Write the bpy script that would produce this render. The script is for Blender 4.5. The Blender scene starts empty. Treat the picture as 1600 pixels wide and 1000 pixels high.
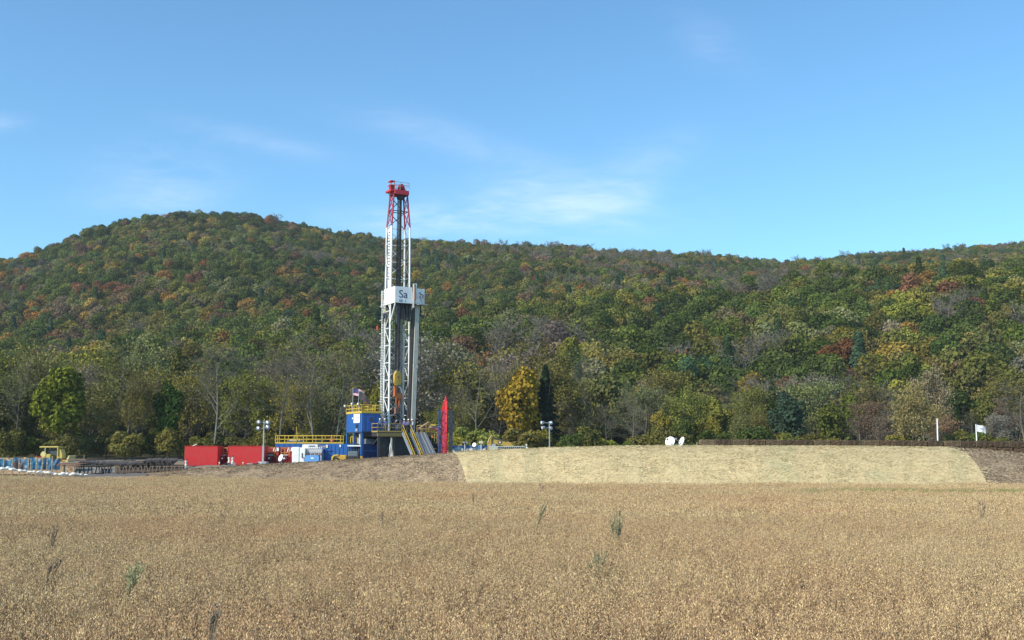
import bpy, math, random
import numpy as np
from mathutils import Vector, Matrix, noise as mnoise
S = bpy.context.scene
COL = S.collection
# ------------------------------------------------------------------ camera
F = 1700.0; EYE = 3.35; HZ = 708.0
PITCH = math.atan((HZ - 500) / F); CP, SP = math.cos(PITCH), math.sin(PITCH)
cam_data = bpy.data.cameras.new('camera'); cam = bpy.data.objects.new('camera', cam_data); COL.objects.link(cam)
cam.location = (0, 0, EYE); cam.rotation_euler = (math.pi/2 + PITCH, 0, 0)
cam_data.sensor_width = 36; cam_data.lens = F/1600*36
cam_data.clip_start = 0.3; cam_data.clip_end = 6000
S.camera = cam
# ------------------------------------------------------------------ world, sun, exposure
SUN = Vector((-0.80, -0.60, 0)).normalized()
ELEV = math.radians(36)
SUNV = Vector((SUN.x*math.cos(ELEV), SUN.y*math.cos(ELEV), math.sin(ELEV)))
world = bpy.data.worlds.new('World'); S.world = world; world.use_nodes = True
wt = world.node_tree; wt.nodes.clear()
def wn(t, **k):
    n = wt.nodes.new(t)
    for a, b in k.items(): setattr(n, a, b)
    return n
def wl(a, b): wt.links.new(a, b)
sky = wn('ShaderNodeTexSky'); sky.sky_type = 'NISHITA'; sky.sun_disc = False
sky.sun_elevation = ELEV; sky.sun_rotation = math.atan2(SUN.x, SUN.y) % (2*math.pi)
sky.altitude = 200; sky.air_density = 1.0; sky.dust_density = 0.3; sky.ozone_density = 2.0
tc = wn('ShaderNodeTexCoord'); sep = wn('ShaderNodeSeparateXYZ'); wl(tc.outputs['Generated'], sep.inputs[0])
def wm(op, a, b=None, c=None):
    n = wn('ShaderNodeMath', operation=op)
    for i, v in enumerate((a, b, c)):
        if v is None: continue
        if isinstance(v, (int, float)): n.inputs[i].default_value = v
        else: wl(v, n.inputs[i])
    return n.outputs[0]
ymax = wm('MAXIMUM', sep.outputs[1], 0.05)
U = wm('DIVIDE', sep.outputs[0], ymax); V = wm('DIVIDE', sep.outputs[2], ymax)
def uv_of(px, py):
    cx = (px-800)/F; cy = (500-py)/F
    return cx/(CP-cy*SP), (SP+cy*CP)/(CP-cy*SP)
comb = wn('ShaderNodeCombineXYZ'); wl(U, comb.inputs[0]); wl(V, comb.inputs[1])
def wnoise(scale, sx, sy, rot, det, rough):
    mp = wn('ShaderNodeMapping'); wl(comb.outputs[0], mp.inputs[0])
    mp.inputs['Rotation'].default_value = (0, 0, rot); mp.inputs['Scale'].default_value = (sx, sy, 1)
    nz = wn('ShaderNodeTexNoise'); nz.inputs['Scale'].default_value = scale; nz.inputs['Detail'].default_value = det
    nz.inputs['Roughness'].default_value = rough; nz.inputs['Distortion'].default_value = 0.6
    wl(mp.outputs[0], nz.inputs['Vector']); return nz.outputs[0]
n1 = wnoise(7, 1, 3.2, 0.25, 8, 0.62); n2 = wnoise(22, 1, 4.5, 0.30, 6, 0.6)
wisp = wm('MULTIPLY', wm('SMOOTH_MAX', wm('SUBTRACT', wm('ADD', wm('MULTIPLY', n1, .75), wm('MULTIPLY', n2, .35)), 0.40), 0.0, 0.08), 3.4)
tot = None
# cirrus patches: centre px, half sizes in px, tilt, strength
for (px, py, a, b, rot, st) in [(885,318,140,42,-0.05,.38),(690,212,150,24,-0.28,.13),(410,222,120,16,-0.22,.13),(1120,72,70,34,-0.5,.09),
                                (255,268,90,40,-0.1,.2),(5,192,35,12,0,.22),(680,345,150,25,0.0,.3),(1010,262,80,40,0.5,.12),(230,315,90,22,0,.2)]:
    u0, v0 = uv_of(px, py)
    du = wm('SUBTRACT', U, u0); dv = wm('SUBTRACT', V, v0); c, s = math.cos(rot), math.sin(rot)
    p = wm('DIVIDE', wm('ADD', wm('MULTIPLY', du, c), wm('MULTIPLY', dv, s)), a/F)
    q = wm('DIVIDE', wm('SUBTRACT', wm('MULTIPLY', dv, c), wm('MULTIPLY', du, s)), b/F)
    r2 = wm('ADD', wm('MULTIPLY', p, p), wm('MULTIPLY', q, q))
    g = wm('MULTIPLY', wm('EXPONENT', wm('MULTIPLY', r2, -0.9)), st)
    tot = g if tot is None else wm('ADD', tot, g)
cl = wm('MINIMUM', wm('MULTIPLY', wm('MULTIPLY', tot, wisp), wm('GREATER_THAN', sep.outputs[1], 0.06)), 0.42)
tint = wn('ShaderNodeMix', data_type='RGBA', blend_type='MULTIPLY'); tint.inputs[0].default_value = 1
wl(sky.outputs[0], tint.inputs[6]); tint.inputs[7].default_value = (0.67, 1.02, 1.14, 1)
mixc = wn('ShaderNodeMix', data_type='RGBA'); wl(cl, mixc.inputs[0]); wl(tint.outputs[2], mixc.inputs[6]); mixc.inputs[7].default_value = (7.2, 7.4, 8.4, 1)
bg = wn('ShaderNodeBackground'); bg.inputs[1].default_value = 0.133
wo = wn('ShaderNodeOutputWorld'); wl(mixc.outputs[2], bg.inputs[0]); wl(bg.outputs[0], wo.inputs[0])
sun_data = bpy.data.lights.new('sun', 'SUN'); sun = bpy.data.objects.new('sun', sun_data); COL.objects.link(sun)
sun_data.energy = 4.2; sun_data.angle = math.radians(0.53); sun_data.color = (1.0, 0.93, 0.82)
sun.rotation_euler = SUNV.to_track_quat('Z', 'Y').to_euler(); sun.location = (-60, -60, 80)
S.view_settings.view_transform = 'Standard'; S.view_settings.look = 'None'; S.view_settings.gamma = 1
S.view_settings.exposure = 0.5; S.view_settings.use_curve_mapping = False
S.render.engine = 'CYCLES'
S.cycles.max_bounces = 5; S.cycles.diffuse_bounces = 3; S.cycles.glossy_bounces = 2; S.cycles.transmission_bounces = 3
S.cycles.volume_bounces = 0; S.cycles.transparent_max_bounces = 8
S.cycles.use_denoising = True; S.cycles.use_adaptive_sampling = False
# ------------------------------------------------------------------ pixel <-> place helpers (1600x1000 photograph)
def W(px, py, Y):
    u, v = uv_of(px, py); return Vector((u*Y, Y, EYE + v*Y))
def Zof(py, Y): return EYE + uv_of(800, py)[1]*Y
def Xof(px, py, Y): return uv_of(px, py)[0]*Y
def pix(x, y, z):
    d = y*CP + (z-EYE)*SP; h = (z-EYE)*CP - y*SP
    return 800 + F*x/d, 500 - F*h/d
R = random.Random(11)
# ------------------------------------------------------------------ materials
MATS = {}
def node_mat(name):
    m = bpy.data.materials.new(name); m.use_nodes = True
    nt = m.node_tree; b = nt.nodes['Principled BSDF']; return m, nt, b
def noise_mix(nt, c1, c2, scale, lo=.4, hi=.6, detail=5, coord='Object', stretch=None):
    t = nt.nodes.new('ShaderNodeTexCoord'); n = nt.nodes.new('ShaderNodeTexNoise'); n.inputs['Scale'].default_value = scale; n.inputs['Detail'].default_value = detail
    src = t.outputs[coord]
    if stretch:
        mp = nt.nodes.new('ShaderNodeMapping'); mp.inputs['Scale'].default_value = stretch; nt.links.new(src, mp.inputs[0]); src = mp.outputs[0]
    nt.links.new(src, n.inputs['Vector'])
    mr = nt.nodes.new('ShaderNodeMapRange'); mr.inputs[1].default_value = lo; mr.inputs[2].default_value = hi; nt.links.new(n.outputs[0], mr.inputs[0])
    mx = nt.nodes.new('ShaderNodeMix'); mx.data_type = 'RGBA'; nt.links.new(mr.outputs[0], mx.inputs[0])
    for k, c in ((6, c1), (7, c2)):
        if isinstance(c, tuple): mx.inputs[k].default_value = (*c, 1)
        else: nt.links.new(c, mx.inputs[k])
    return mx.outputs[2], n.outputs[0]
def bump(nt, b, h, strength=.4, dist=.05):
    bp = nt.nodes.new('ShaderNodeBump'); bp.inputs['Strength'].default_value = strength; bp.inputs['Distance'].default_value = dist
    nt.links.new(h, bp.inputs['Height']); nt.links.new(bp.outputs[0], b.inputs['Normal'])
def paint(name, col, rough=.45, grime=.25, metal=0.0, dirt=(.13,.10,.07), streak=True):
    if name in MATS: return MATS[name]
    m, nt, b = node_mat(name)
    faded = tuple(min(1, c*.8 + .03) for c in col)
    c1, n = noise_mix(nt, col, faded, 1.7, .3, .75, 6)
    dirty = tuple(c*(1-grime) + d*grime for c, d in zip(col, dirt))
    c2, n2 = noise_mix(nt, c1, dirty, 2.3, .5, .78, 8, stretch=(3, 3, .5) if streak else None)
    nt.links.new(c2, b.inputs['Base Color']); b.inputs['Roughness'].default_value = rough; b.inputs['Metallic'].default_value = metal
    b.inputs['Specular IOR Level'].default_value = .35
    MATS[name] = m; return m
RED = paint('red_paint', (.55,.014,.014), .45, .4)
REDD = paint('dark_red_paint', (.30,.012,.02), .5, .4)
BLUE = paint('blue_paint', (.008,.105,.36), .4, .35)
BLUED = paint('dark_blue_paint', (.008,.030,.09), .5, .4)
LBLUE = paint('light_blue_paint', (.13,.33,.66), .4, .2)
YEL = paint('yellow_paint', (.66,.44,.04), .45, .3)
CATY = paint('machine_yellow_paint', (.52,.30,.03), .5, .4)
ORG = paint('orange_paint', (.50,.11,.015), .5, .4)
PINK = paint('faded_red_paint', (.42,.09,.10), .5, .3)
WHT = paint('white_paint', (.84,.83,.79), .4, .12)
WPANEL = paint('white_panel_paint', (.82,.83,.83), .45, .06)
GALV = paint('galvanised_steel', (.42,.43,.43), .45, .3, .4)
DKST = paint('dark_steel', (.035,.037,.042), .55, .3, .2)
GREYST = paint('grey_steel', (.16,.18,.20), .5, .3, .2)
PIPE = paint('drill_pipe_steel', (.50,.48,.42), .5, .35, .1)
RUST = paint('rusty_dark_pipe', (.15,.105,.075), .8, .5)
BLACK = paint('black_rubber', (.012,.012,.013), .7, .3)
TARP = paint('blue_tarpaulin', (.035,.17,.33), .5, .35, streak=False)
CANV = paint('white_canvas', (.66,.64,.56), .8, .3)
WOODM = paint('weathered_wood', (.33,.26,.18), .85, .4)
GLASS = paint('dark_glass', (.02,.03,.04), .12, .05)
SKIN = paint('skin', (.42,.24,.17), .6, .05)
INK = paint('dark_blue_lettering', (.03,.05,.12), .5, .0)
# ------------------------------------------------------------------ mesh builder
class MB:
    def __init__(s): s.v = []; s.f = []
    def add(s, vs, fs):
        o = len(s.v); s.v += [tuple(v) for v in vs]; s.f += [tuple(o+i for i in f) for f in fs]; return s
    def box(s, x0, x1, y0, y1, z0, z1):
        return s.add([(x0,y0,z0),(x1,y0,z0),(x1,y1,z0),(x0,y1,z0),(x0,y0,z1),(x1,y0,z1),(x1,y1,z1),(x0,y1,z1)],
                     [(0,3,2,1),(4,5,6,7),(0,1,5,4),(1,2,6,5),(2,3,7,6),(3,0,4,7)])
    def cbox(s, x0, x1, y0, y1, z0, z1, b=.05):   # box with chamfered vertical and top edges
        v = []
        for z, i in ((z0, 0), (z1-b, 0), (z1, b)):
            a0, a1, c0, c1 = x0+i, x1-i, y0+i, y1-i
            v += [(a0+b,c0,z),(a1-b,c0,z),(a1,c0+b,z),(a1,c1-b,z),(a1-b,c1,z),(a0+b,c1,z),(a0,c1-b,z),(a0,c0+b,z)]
        f = [tuple(range(7,-1,-1)), tuple(range(16,24))]
        for k in (0, 8):
            for i in range(8): j = (i+1) % 8; f.append((k+i, k+j, k+8+j, k+8+i))
        return s.add(v, f)
    def bar(s, p, q, w=.1, h=None):
        return s.tube(p, q, w*.7071, (h or w)*.7071 if h else None, 4, True)
    def tube(s, p, q, r, r2=None, n=8, sq=False):
        p, q = Vector(p), Vector(q); d = (q-p).normalized()
        up = Vector((0,0,1)) if abs(d.z) < .95 else Vector((0,1,0))
        a = d.cross(up).normalized(); b = a.cross(d).normalized(); o = math.pi/4 if sq else 0
        rr = r if (r2 is None or sq) else r2
        ra, rb = (r, r2) if (sq and r2) else (r, r)
        vs = [p + a*math.cos(o+2*math.pi*i/n)*ra + b*math.sin(o+2*math.pi*i/n)*rb for i in range(n)]
        vs += [q + a*math.cos(o+2*math.pi*i/n)*(rr if not sq else ra) + b*math.sin(o+2*math.pi*i/n)*(rr if not sq else rb) for i in range(n)]
        fs = [(i, (i+1) % n, n+(i+1) % n, n+i) for i in range(n)] + [tuple(range(n-1,-1,-1)), tuple(range(n,2*n))]
        return s.add(vs, fs)
    def path(s, pts, r, n=6):
        for a, b in zip(pts, pts[1:]): s.tube(a, b, r, None, n)
        return s
    def lathe(s, prof, n=14, at=(0,0,0), axis=None):
        ax = Vector(axis).normalized() if axis else Vector((0,0,1)); M = Vector((0,0,1)).rotation_difference(ax).to_matrix(); at = Vector(at)
        vs = []
        for r, z in prof: vs += [at + M @ Vector((r*math.cos(2*math.pi*i/n), r*math.sin(2*math.pi*i/n), z)) for i in range(n)]
        fs = []
        for k in range(len(prof)-1):
            for i in range(n): j = (i+1) % n; fs.append((k*n+i, k*n+j, (k+1)*n+j, (k+1)*n+i))
        fs += [tuple(range(n-1,-1,-1)), tuple(range((len(prof)-1)*n, len(prof)*n))]
        return s.add(vs, fs)
    def prism(s, outline, y0, y1):       # outline in (x,z), extruded in y
        n = len(outline)
        vs = [(x, y0, z) for x, z in outline] + [(x, y1, z) for x, z in outline]
        fs = [(i, (i+1) % n, n+(i+1) % n, n+i) for i in range(n)] + [tuple(range(n-1,-1,-1)), tuple(range(n,2*n))]
        return s.add(vs, fs)
    def build(s, name, mat, parent=None, smooth=False, label=None):
        me = bpy.data.meshes.new(name); me.from_pydata(s.v, [], s.f); me.materials.append(mat)
        if smooth: me.polygons.foreach_set('use_smooth', [True]*len(me.polygons))
        import bmesh
        bm = bmesh.new(); bm.from_mesh(me); bmesh.ops.recalc_face_normals(bm, faces=bm.faces); bm.to_mesh(me); bm.free()
        o = bpy.data.objects.new(name, me); COL.objects.link(o)
        if parent: o.parent = parent
        if label: o['label'] = label
        return o
def tag(o, label=None, cat=None, group=None, kind=None):
    for k, v in (('label', label), ('category', cat), ('group', group), ('kind', kind)):
        if v: o[k] = v
    return o
def thing(name, label, cat, loc=(0,0,0), rz=0.0, group=None):
    o = bpy.data.objects.new(name, None); COL.objects.link(o); o.location = loc; o.rotation_euler = (0,0,rz); o.empty_display_size = .3
    return tag(o, label, cat, group)
CH = {}
def copy_tree(o, parent=None, loc=None, rz=None):
    c = o.copy(); COL.objects.link(c)
    if parent: c.parent = parent
    if loc is not None: c.location = loc
    if rz is not None: c.rotation_euler = (0,0,rz)
    for ch in list(o.children): copy_tree(ch, c)
    return c
def text_on(parent, body, size, mat, loc, rot, name='lettering'):
    cu = bpy.data.curves.new(name, 'FONT'); cu.body = body; cu.size = size; cu.extrude = .004; cu.materials.append(mat)
    tmp = bpy.data.objects.new(name, cu); COL.objects.link(tmp); me = bpy.data.meshes.new_from_object(tmp.evaluated_get(bpy.context.evaluated_depsgraph_get())); bpy.data.objects.remove(tmp)
    o = bpy.data.objects.new(name, me); COL.objects.link(o); o.parent = parent; o.location = loc; o.rotation_euler = rot
    return o
ORD = ['first','second','third','fourth','fifth','sixth','seventh','eighth','ninth','tenth','eleventh','twelfth','thirteenth','fourteenth','fifteenth',
       'sixteenth','seventeenth','eighteenth','nineteenth','twentieth']
for t in ('thirtieth','fortieth','fiftieth','sixtieth','seventieth','eightieth'):
    b_ = {'thirtieth':'twenty','fortieth':'thirty','fiftieth':'forty','sixtieth':'fifty','seventieth':'sixty','eightieth':'seventy'}[t]
    ORD += [b_+'-'+ORD[i] for i in range(9)] + [t]
# ------------------------------------------------------------------ ground heights
def tab(pts):
    xs = [p[0] for p in pts]; ys = [p[1] for p in pts]
    return lambda px: np.interp(px, xs, ys)
EDGE = tab([(-400,128),(0,126),(100,118),(200,116),(260,122),(400,113),(600,104),(730,97),(1100,95),(1545,94),(2200,94)])      # soy field ends
CREST_D = tab([(-400,140),(0,138),(240,137),(350,134),(500,128),(700,115),(900,108),(1200,106),(1500,108),(1700,112),(2200,118)])
CREST_Y = tab([(-400,742),(0,741),(200,739),(250,737),(300,733),(400,726.5),(450,724),(500,721.5),(560,718),(620,714),(700,708.5),(760,704.5),(830,701.5),(900,699.5),(1000,697.5),(1040,697),
               (1200,697.5),(1300,697.5),(1480,699.5),(1540,703),(1600,709.5),(1700,718),(2200,724)])
SH_Y = tab([(-500,565),(0,545),(150,530),(300,512),(420,500),(600,486),(700,482),(850,470),(1000,452),(1100,466),(1200,462),(1300,440),(1400,442),(1500,428),(1600,424),(2100,430)])
RG_Y = tab([(-700,470),(-200,430),(0,398),(60,383),(130,352),(200,338),(270,330),(370,330),(440,340),(520,357),(600,368),(700,376),(800,380),(900,382),(960,388),(1060,392),(1150,401),(1230,411),(1290,410),(1350,401),(1420,393),(1500,388),(1600,382),(2100,372)])
RG_D = tab([(-400,760),(0,800),(300,840),(600,930),(900,960),(1600,1060),(2100,1060)])
RS = 520.0; R0 = 292.0
def sm(t): t = np.clip(t, 0, 1); return t*t*(3-2*t)
def zpy(py, Y):
    cy = (500-py)/F; return EYE + (SP+cy*CP)/(CP-cy*SP)*Y
def G(x, y):
    x = np.asarray(x, float); y = np.asarray(y, float); x, y = np.broadcast_arrays(x, y)
    ys = np.maximum(y, 5.0); px = 800 + x/ys*F/CP
    De = EDGE(px); Dc = CREST_D(px); zc = zpy(CREST_Y(px), Dc)
    field = 0.05*np.sin(x*.13+1)*np.sin(y*.07) + 0.04*np.sin(x*.31+y*.21)
    field = field*np.clip(y/20, 0, 1)
    t = np.clip((y-De)/(Dc-De), 0, 1); face = zc*np.sin(t*math.pi/2)**1.05
    left = sm((330-px)/90)
    padz = 1.75*(1-left) + left*(.65 + 1.05*sm((y-146)/14))
    tb = sm((y-Dc-1.2)/7); plat = zc*(1-tb) + padz*tb
    far = sm((y-178)/90); plat = plat + far*1.6
    z = np.where(y < De, field, np.where(y < Dc, face, plat))
    zS = zpy(SH_Y(px), RS) - 11; RR = RG_D(px); zR = zpy(RG_Y(px), RR) - 14.5
    t1 = np.clip((y-R0)/(RS-R0), 0, 1); t2 = np.clip((y-RS)/(RR-RS), 0, 1); t3 = np.clip((y-RR)/400, 0, 1)
    h1 = 3.35 + (zS-3.35)*(t1**.92)
    h = np.where(y < RS, h1, zS + (zR-zS)*(t2**1.08)) - 60*t3*t3
    roll = (np.sin(x*.021+y*.009)+np.sin(x*.011-y*.017+2))*2.2*np.clip((y-330)/120, 0, 1)*np.clip((RR+60-y)/150, .15, 1)
    return np.where(y < R0, z, h + roll)
def g(x, y): return float(G(x, y))
# ------------------------------------------------------------------ ground sheet
ys = np.concatenate([np.linspace(-120, 8, 14), np.linspace(12, 90, 27), np.linspace(92, 150, 88), np.linspace(152, 292, 48), np.linspace(300, 1150, 86), np.linspace(1180, 1900, 14)])
us = np.concatenate([np.linspace(-1.35, -.56, 18), np.linspace(-.55, .55, 221), np.linspace(.56, 1.35, 18)])
vs = []; 
for y in ys:
    xs = us*max(y, 90.0) if y < 90 else us*y
    z = G(xs, np.full_like(xs, y)); vs.append(np.stack([xs, np.full_like(xs, y), z], 1))
V3 = np.concatenate(vs); nx = len(us); ny = len(ys)
fs = []; mi = []
for j in range(ny-1):
    for i in range(nx-1):
        fs.append((j*nx+i, j*nx+i+1, (j+1)*nx+i+1, (j+1)*nx+i))
        yc = (ys[j]+ys[j+1])/2; pxc = 800 + (us[i]+us[i+1])/2*F/CP
        mi.append(0 if yc < float(EDGE(pxc)) else (1 if yc < float(CREST_D(pxc))+5 else (2 if yc < 215 else 3)))
me = bpy.data.meshes.new('ground'); me.from_pydata(V3.tolist(), [], fs)
def soil(name, c1, c2, sc, rough=.95, b=.9):
    m, nt, bs = node_mat(name); c, n = noise_mix(nt, c1, c2, sc, .35, .65, 9); c2_, n2 = noise_mix(nt, c, tuple(min(1, v*1.55) for v in c1), sc*5, .58, .68, 4); c3, n3 = noise_mix(nt, c2_, tuple(v*.45 for v in c1), sc*4, .54, .64, 6)
    nt.links.new(c3, bs.inputs['Base Color']); bs.inputs['Roughness'].default_value = rough; bump(nt, bs, n3, b, .25); bs.inputs['Specular IOR Level'].default_value = .1
    return m
for m in (soil('field_soil', (.16,.11,.07), (.10,.07,.045), 1.2), soil('berm_soil', (.37,.27,.165), (.27,.195,.12), .9),
          soil('pad_gravel', (.24,.22,.19), (.17,.15,.12), .5), soil('forest_floor', (.07,.055,.03), (.04,.045,.018), .2)): me.materials.append(m)
me.polygons.foreach_set('material_index', mi); me.polygons.foreach_set('use_smooth', [True]*len(fs))
ground = bpy.data.objects.new('ground', me); COL.objects.link(ground); tag(ground, kind='structure')
# ------------------------------------------------------------------ straw matting on the berm
def berm_pt(px, t):
    De = float(EDGE(px)); Dc = float(CREST_D(px)); y = De + (Dc-De)*t if t <= 1 else Dc + (t-1)*3
    x = (px-800)/F*CP*y; return x, y, g(x, y)
def straw_mat(k):
    m, nt, b = node_mat('straw_%d' % k)
    base = [(.585,.455,.24), (.56,.44,.235), (.60,.465,.245), (.53,.43,.225)][k]
    c, n = noise_mix(nt, base, tuple(v*.78 for v in base), 1.4, .35, .7, 8)
    c2, n2 = noise_mix(nt, c, tuple(v*.50 for v in base), 6, .54, .70, 6)
    c3, n3 = noise_mix(nt, c2, (.36,.36,.20), .25, .55, .8, 4)
    nt.links.new(c3, b.inputs['Base Color']); b.inputs['Roughness'].default_value = .9; b.inputs['Specular IOR Level'].default_value = .15
    bump(nt, b, n2, .9, .10); return m
SM = [straw_mat(k) for k in range(4)]
blanket = tag(bpy.data.objects.new('straw_blanket', None), kind='structure'); COL.objects.link(blanket)
LB = tab([(0,733),(.5,720),(1,706),(1.3,700)]); RB = tab([(0,1546),(.35,1530),(.7,1508),(1,1478),(1.3,1470)])
STR = 30; px0 = 700.0
while px0 < 1548:
    wpx = R.uniform(26, 34); px1 = px0 + wpx; mb = MB(); rows = 22; cols = 5; vv = []; lean = R.uniform(-1, 1); mbz = .05 + .02*(STR % 2); STR += 1
    ok = False
    for r in range(rows+1):
        t = -0.04 + 1.3*r/rows
        a = max(px0 + lean + 22*(t-.5)*-.5, float(LB(t)) + .5*math.sin(r*2.1)); b2 = min(px1 + 3.2 + lean + 22*(t-.5)*-.5, float(RB(t)) + .5*math.sin(r*1.7))
        if b2 < a: b2 = a
        if b2 > a + 1: ok = True
        for c in range(cols+1):
            x, y, z = berm_pt(a + (b2-a)*c/cols, max(t, -.04))
            edge = .0
            vv.append((x, y, z + mbz - edge + .045*mnoise.noise(Vector((x*1.3, y*1.3, z)))))
    ff = [(r*(cols+1)+c, r*(cols+1)+c+1, (r+1)*(cols+1)+c+1, (r+1)*(cols+1)+c) for r in range(rows) for c in range(cols)]
    if ok: mb.add(vv, ff).build('mat_strip', SM[R.choice((0,0,1,2,2,3))], blanket, True)
    px0 = px1
# ------------------------------------------------------------------ geometry-node scatter of stuff
def scatter(name, pts, attrs, variants, mats_label, align=False):
    me = bpy.data.meshes.new(name); me.from_pydata([tuple(p) for p in pts], [], [])
    for an, (ty, data) in attrs.items():
        a = me.attributes.new(an, ty, 'POINT')
        a.data.foreach_set({'FLOAT':'value','INT':'value','FLOAT_VECTOR':'vector','FLOAT_COLOR':'color'}[ty], np.asarray(data).ravel())
    o = bpy.data.objects.new(name, me); COL.objects.link(o); tag(o, mats_label, kind='stuff')
    c = bpy.data.collections.new(name + '_variants')
    for v in variants: c.objects.link(v)
    ng = bpy.data.node_groups.new(name, 'GeometryNodeTree')
    ng.interface.new_socket('Geometry', in_out='INPUT', socket_type='NodeSocketGeometry'); ng.interface.new_socket('Geometry', in_out='OUTPUT', socket_type='NodeSocketGeometry')
    N = ng.nodes; L = ng.links
    gi = N.new('NodeGroupInput'); go = N.new('NodeGroupOutput'); ci = N.new('GeometryNodeCollectionInfo'); ci.inputs['Collection'].default_value = c
    ci.inputs['Separate Children'].default_value = True; ci.inputs['Reset Children'].default_value = True
    ip = N.new('GeometryNodeInstanceOnPoints'); ip.inputs['Pick Instance'].default_value = True
    def att(nm, dt):
        n = N.new('GeometryNodeInputNamedAttribute'); n.data_type = dt; n.inputs[0].default_value = nm; return n.outputs[0]
    L.new(gi.outputs[0], ip.inputs['Points']); L.new(ci.outputs[0], ip.inputs['Instance'])
    L.new(att('var', 'INT'), ip.inputs['Instance Index'])
    e2r = N.new('FunctionNodeEulerToRotation'); L.new(att('rot', 'FLOAT_VECTOR'), e2r.inputs[0]); L.new(e2r.outputs[0], ip.inputs['Rotation'])
    L.new(att('scl', 'FLOAT_VECTOR'), ip.inputs['Scale']); L.new(ip.outputs[0], go.inputs[0])
    md = o.modifiers.new('scatter', 'NODES'); md.node_group = ng
    return o
def quads_mesh(name, centers, axes_a, axes_b, mat, shade=None):
    n = len(centers); v = np.empty((n*4, 3)); 
    v[0::4] = centers - axes_a - axes_b; v[1::4] = centers + axes_a - axes_b; v[2::4] = centers + axes_a + axes_b; v[3::4] = centers - axes_a + axes_b
    me = bpy.data.meshes.new(name); me.vertices.add(n*4); me.vertices.foreach_set('co', v.ravel()); me.loops.add(n*4); me.loops.foreach_set('vertex_index', np.arange(n*4))
    me.polygons.add(n); me.polygons.foreach_set('loop_start', np.arange(n)*4); me.polygons.foreach_set('loop_total', np.full(n, 4)); me.update(calc_edges=True)
    a = me.color_attributes.new('vary', 'BYTE_COLOR', 'CORNER') if False else me.attributes.new('vary', 'FLOAT', 'FACE')
    a.data.foreach_set('value', shade if shade is not None else np.random.rand(n))
    me.materials.append(mat); return me
rng = np.random.default_rng(5)
def litter(seed, n, size, ln, w, mat, lift):
    rr = np.random.default_rng(seed); mb = MB()
    for _ in range(n):
        x, y = rr.uniform(-size/2, size/2, 2); a = rr.uniform(0, 6.28); l = ln*rr.uniform(.5, 1.2); dx, dy = math.cos(a)*l/2, math.sin(a)*l/2; wx, wy = -math.sin(a)*w, math.cos(a)*w; z0, z1 = rr.uniform(0, lift, 2)
        mb.add([(x-dx,y-dy,z0),(x+dx,y+dy,z1),(x+dx+wx,y+dy+wy,z1+w*.5),(x-dx+wx,y-dy+wy,z0+w*.5)], [(0,1,2,3)])
    me = bpy.data.meshes.new('straw_litter'); me.from_pydata(mb.v, [], mb.f); me.materials.append(mat); return bpy.data.objects.new('straw_litter', me)
def face_scatter(name, label, n, pxa, pxb, inside, variants, zoff):
    P = []; rot = []
    while len(P) < n:
        px = R.uniform(pxa, pxb); t = R.uniform(-.02, 1.12)
        if inside(px, t) != True: continue
        x, y, z = berm_pt(px, max(t, 0)); _, y2, z2 = berm_pt(px, max(t, 0)+.03); P.append((x, y, z+zoff)); rot.append((math.atan2(z2-z, y2-y), 0, 0))
    scatter(name, P, {'var': ('INT', [R.randrange(len(variants)) for _ in P]), 'rot': ('FLOAT_VECTOR', rot), 'scl': ('FLOAT_VECTOR', [(R.uniform(.8,1.3),)*3 for _ in P])}, variants, label)
instraw = lambda px, t: float(LB(t))+1 < px < float(RB(t))-1
LM = [paint('pale_straw', (.62,.52,.28), .9, .1, streak=False), paint('mid_straw', (.50,.41,.22), .9, .1, streak=False), paint('greenish_straw', (.44,.40,.21), .9, .1, streak=False), paint('brown_straw', (.33,.25,.14), .9, .1, streak=False)]
face_scatter('loose_straw', 'loose straw strands lying over the pale blanket on the berm', 1300, 700, 1550, instraw, [litter(900+k, 18, 1.6, .28, .028, LM[(0,1,2,0,1,0)[k]], .015) for k in range(6)], .08)
CL = [litter(950+k, 26, 1.6, .20, .05, m, .03) for k, m in enumerate((paint('clod_light', (.40,.31,.20), .95, .1, streak=False), paint('clod_dark', (.22,.16,.10), .95, .1, streak=False), LM[3], paint('clod_mid', (.24,.17,.10), .95, .1, streak=False)))]
face_scatter('berm_rubble', 'earth clods and dry stubble on the bare brown ends of the berm', 1300, 240, 1700, lambda px, t: not (float(LB(t))-2 < px < float(RB(t))+2), CL, .01)
def unit(n): 
    v = rng.normal(size=(n, 3)); return v/np.linalg.norm(v, axis=1)[:, None]
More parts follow.
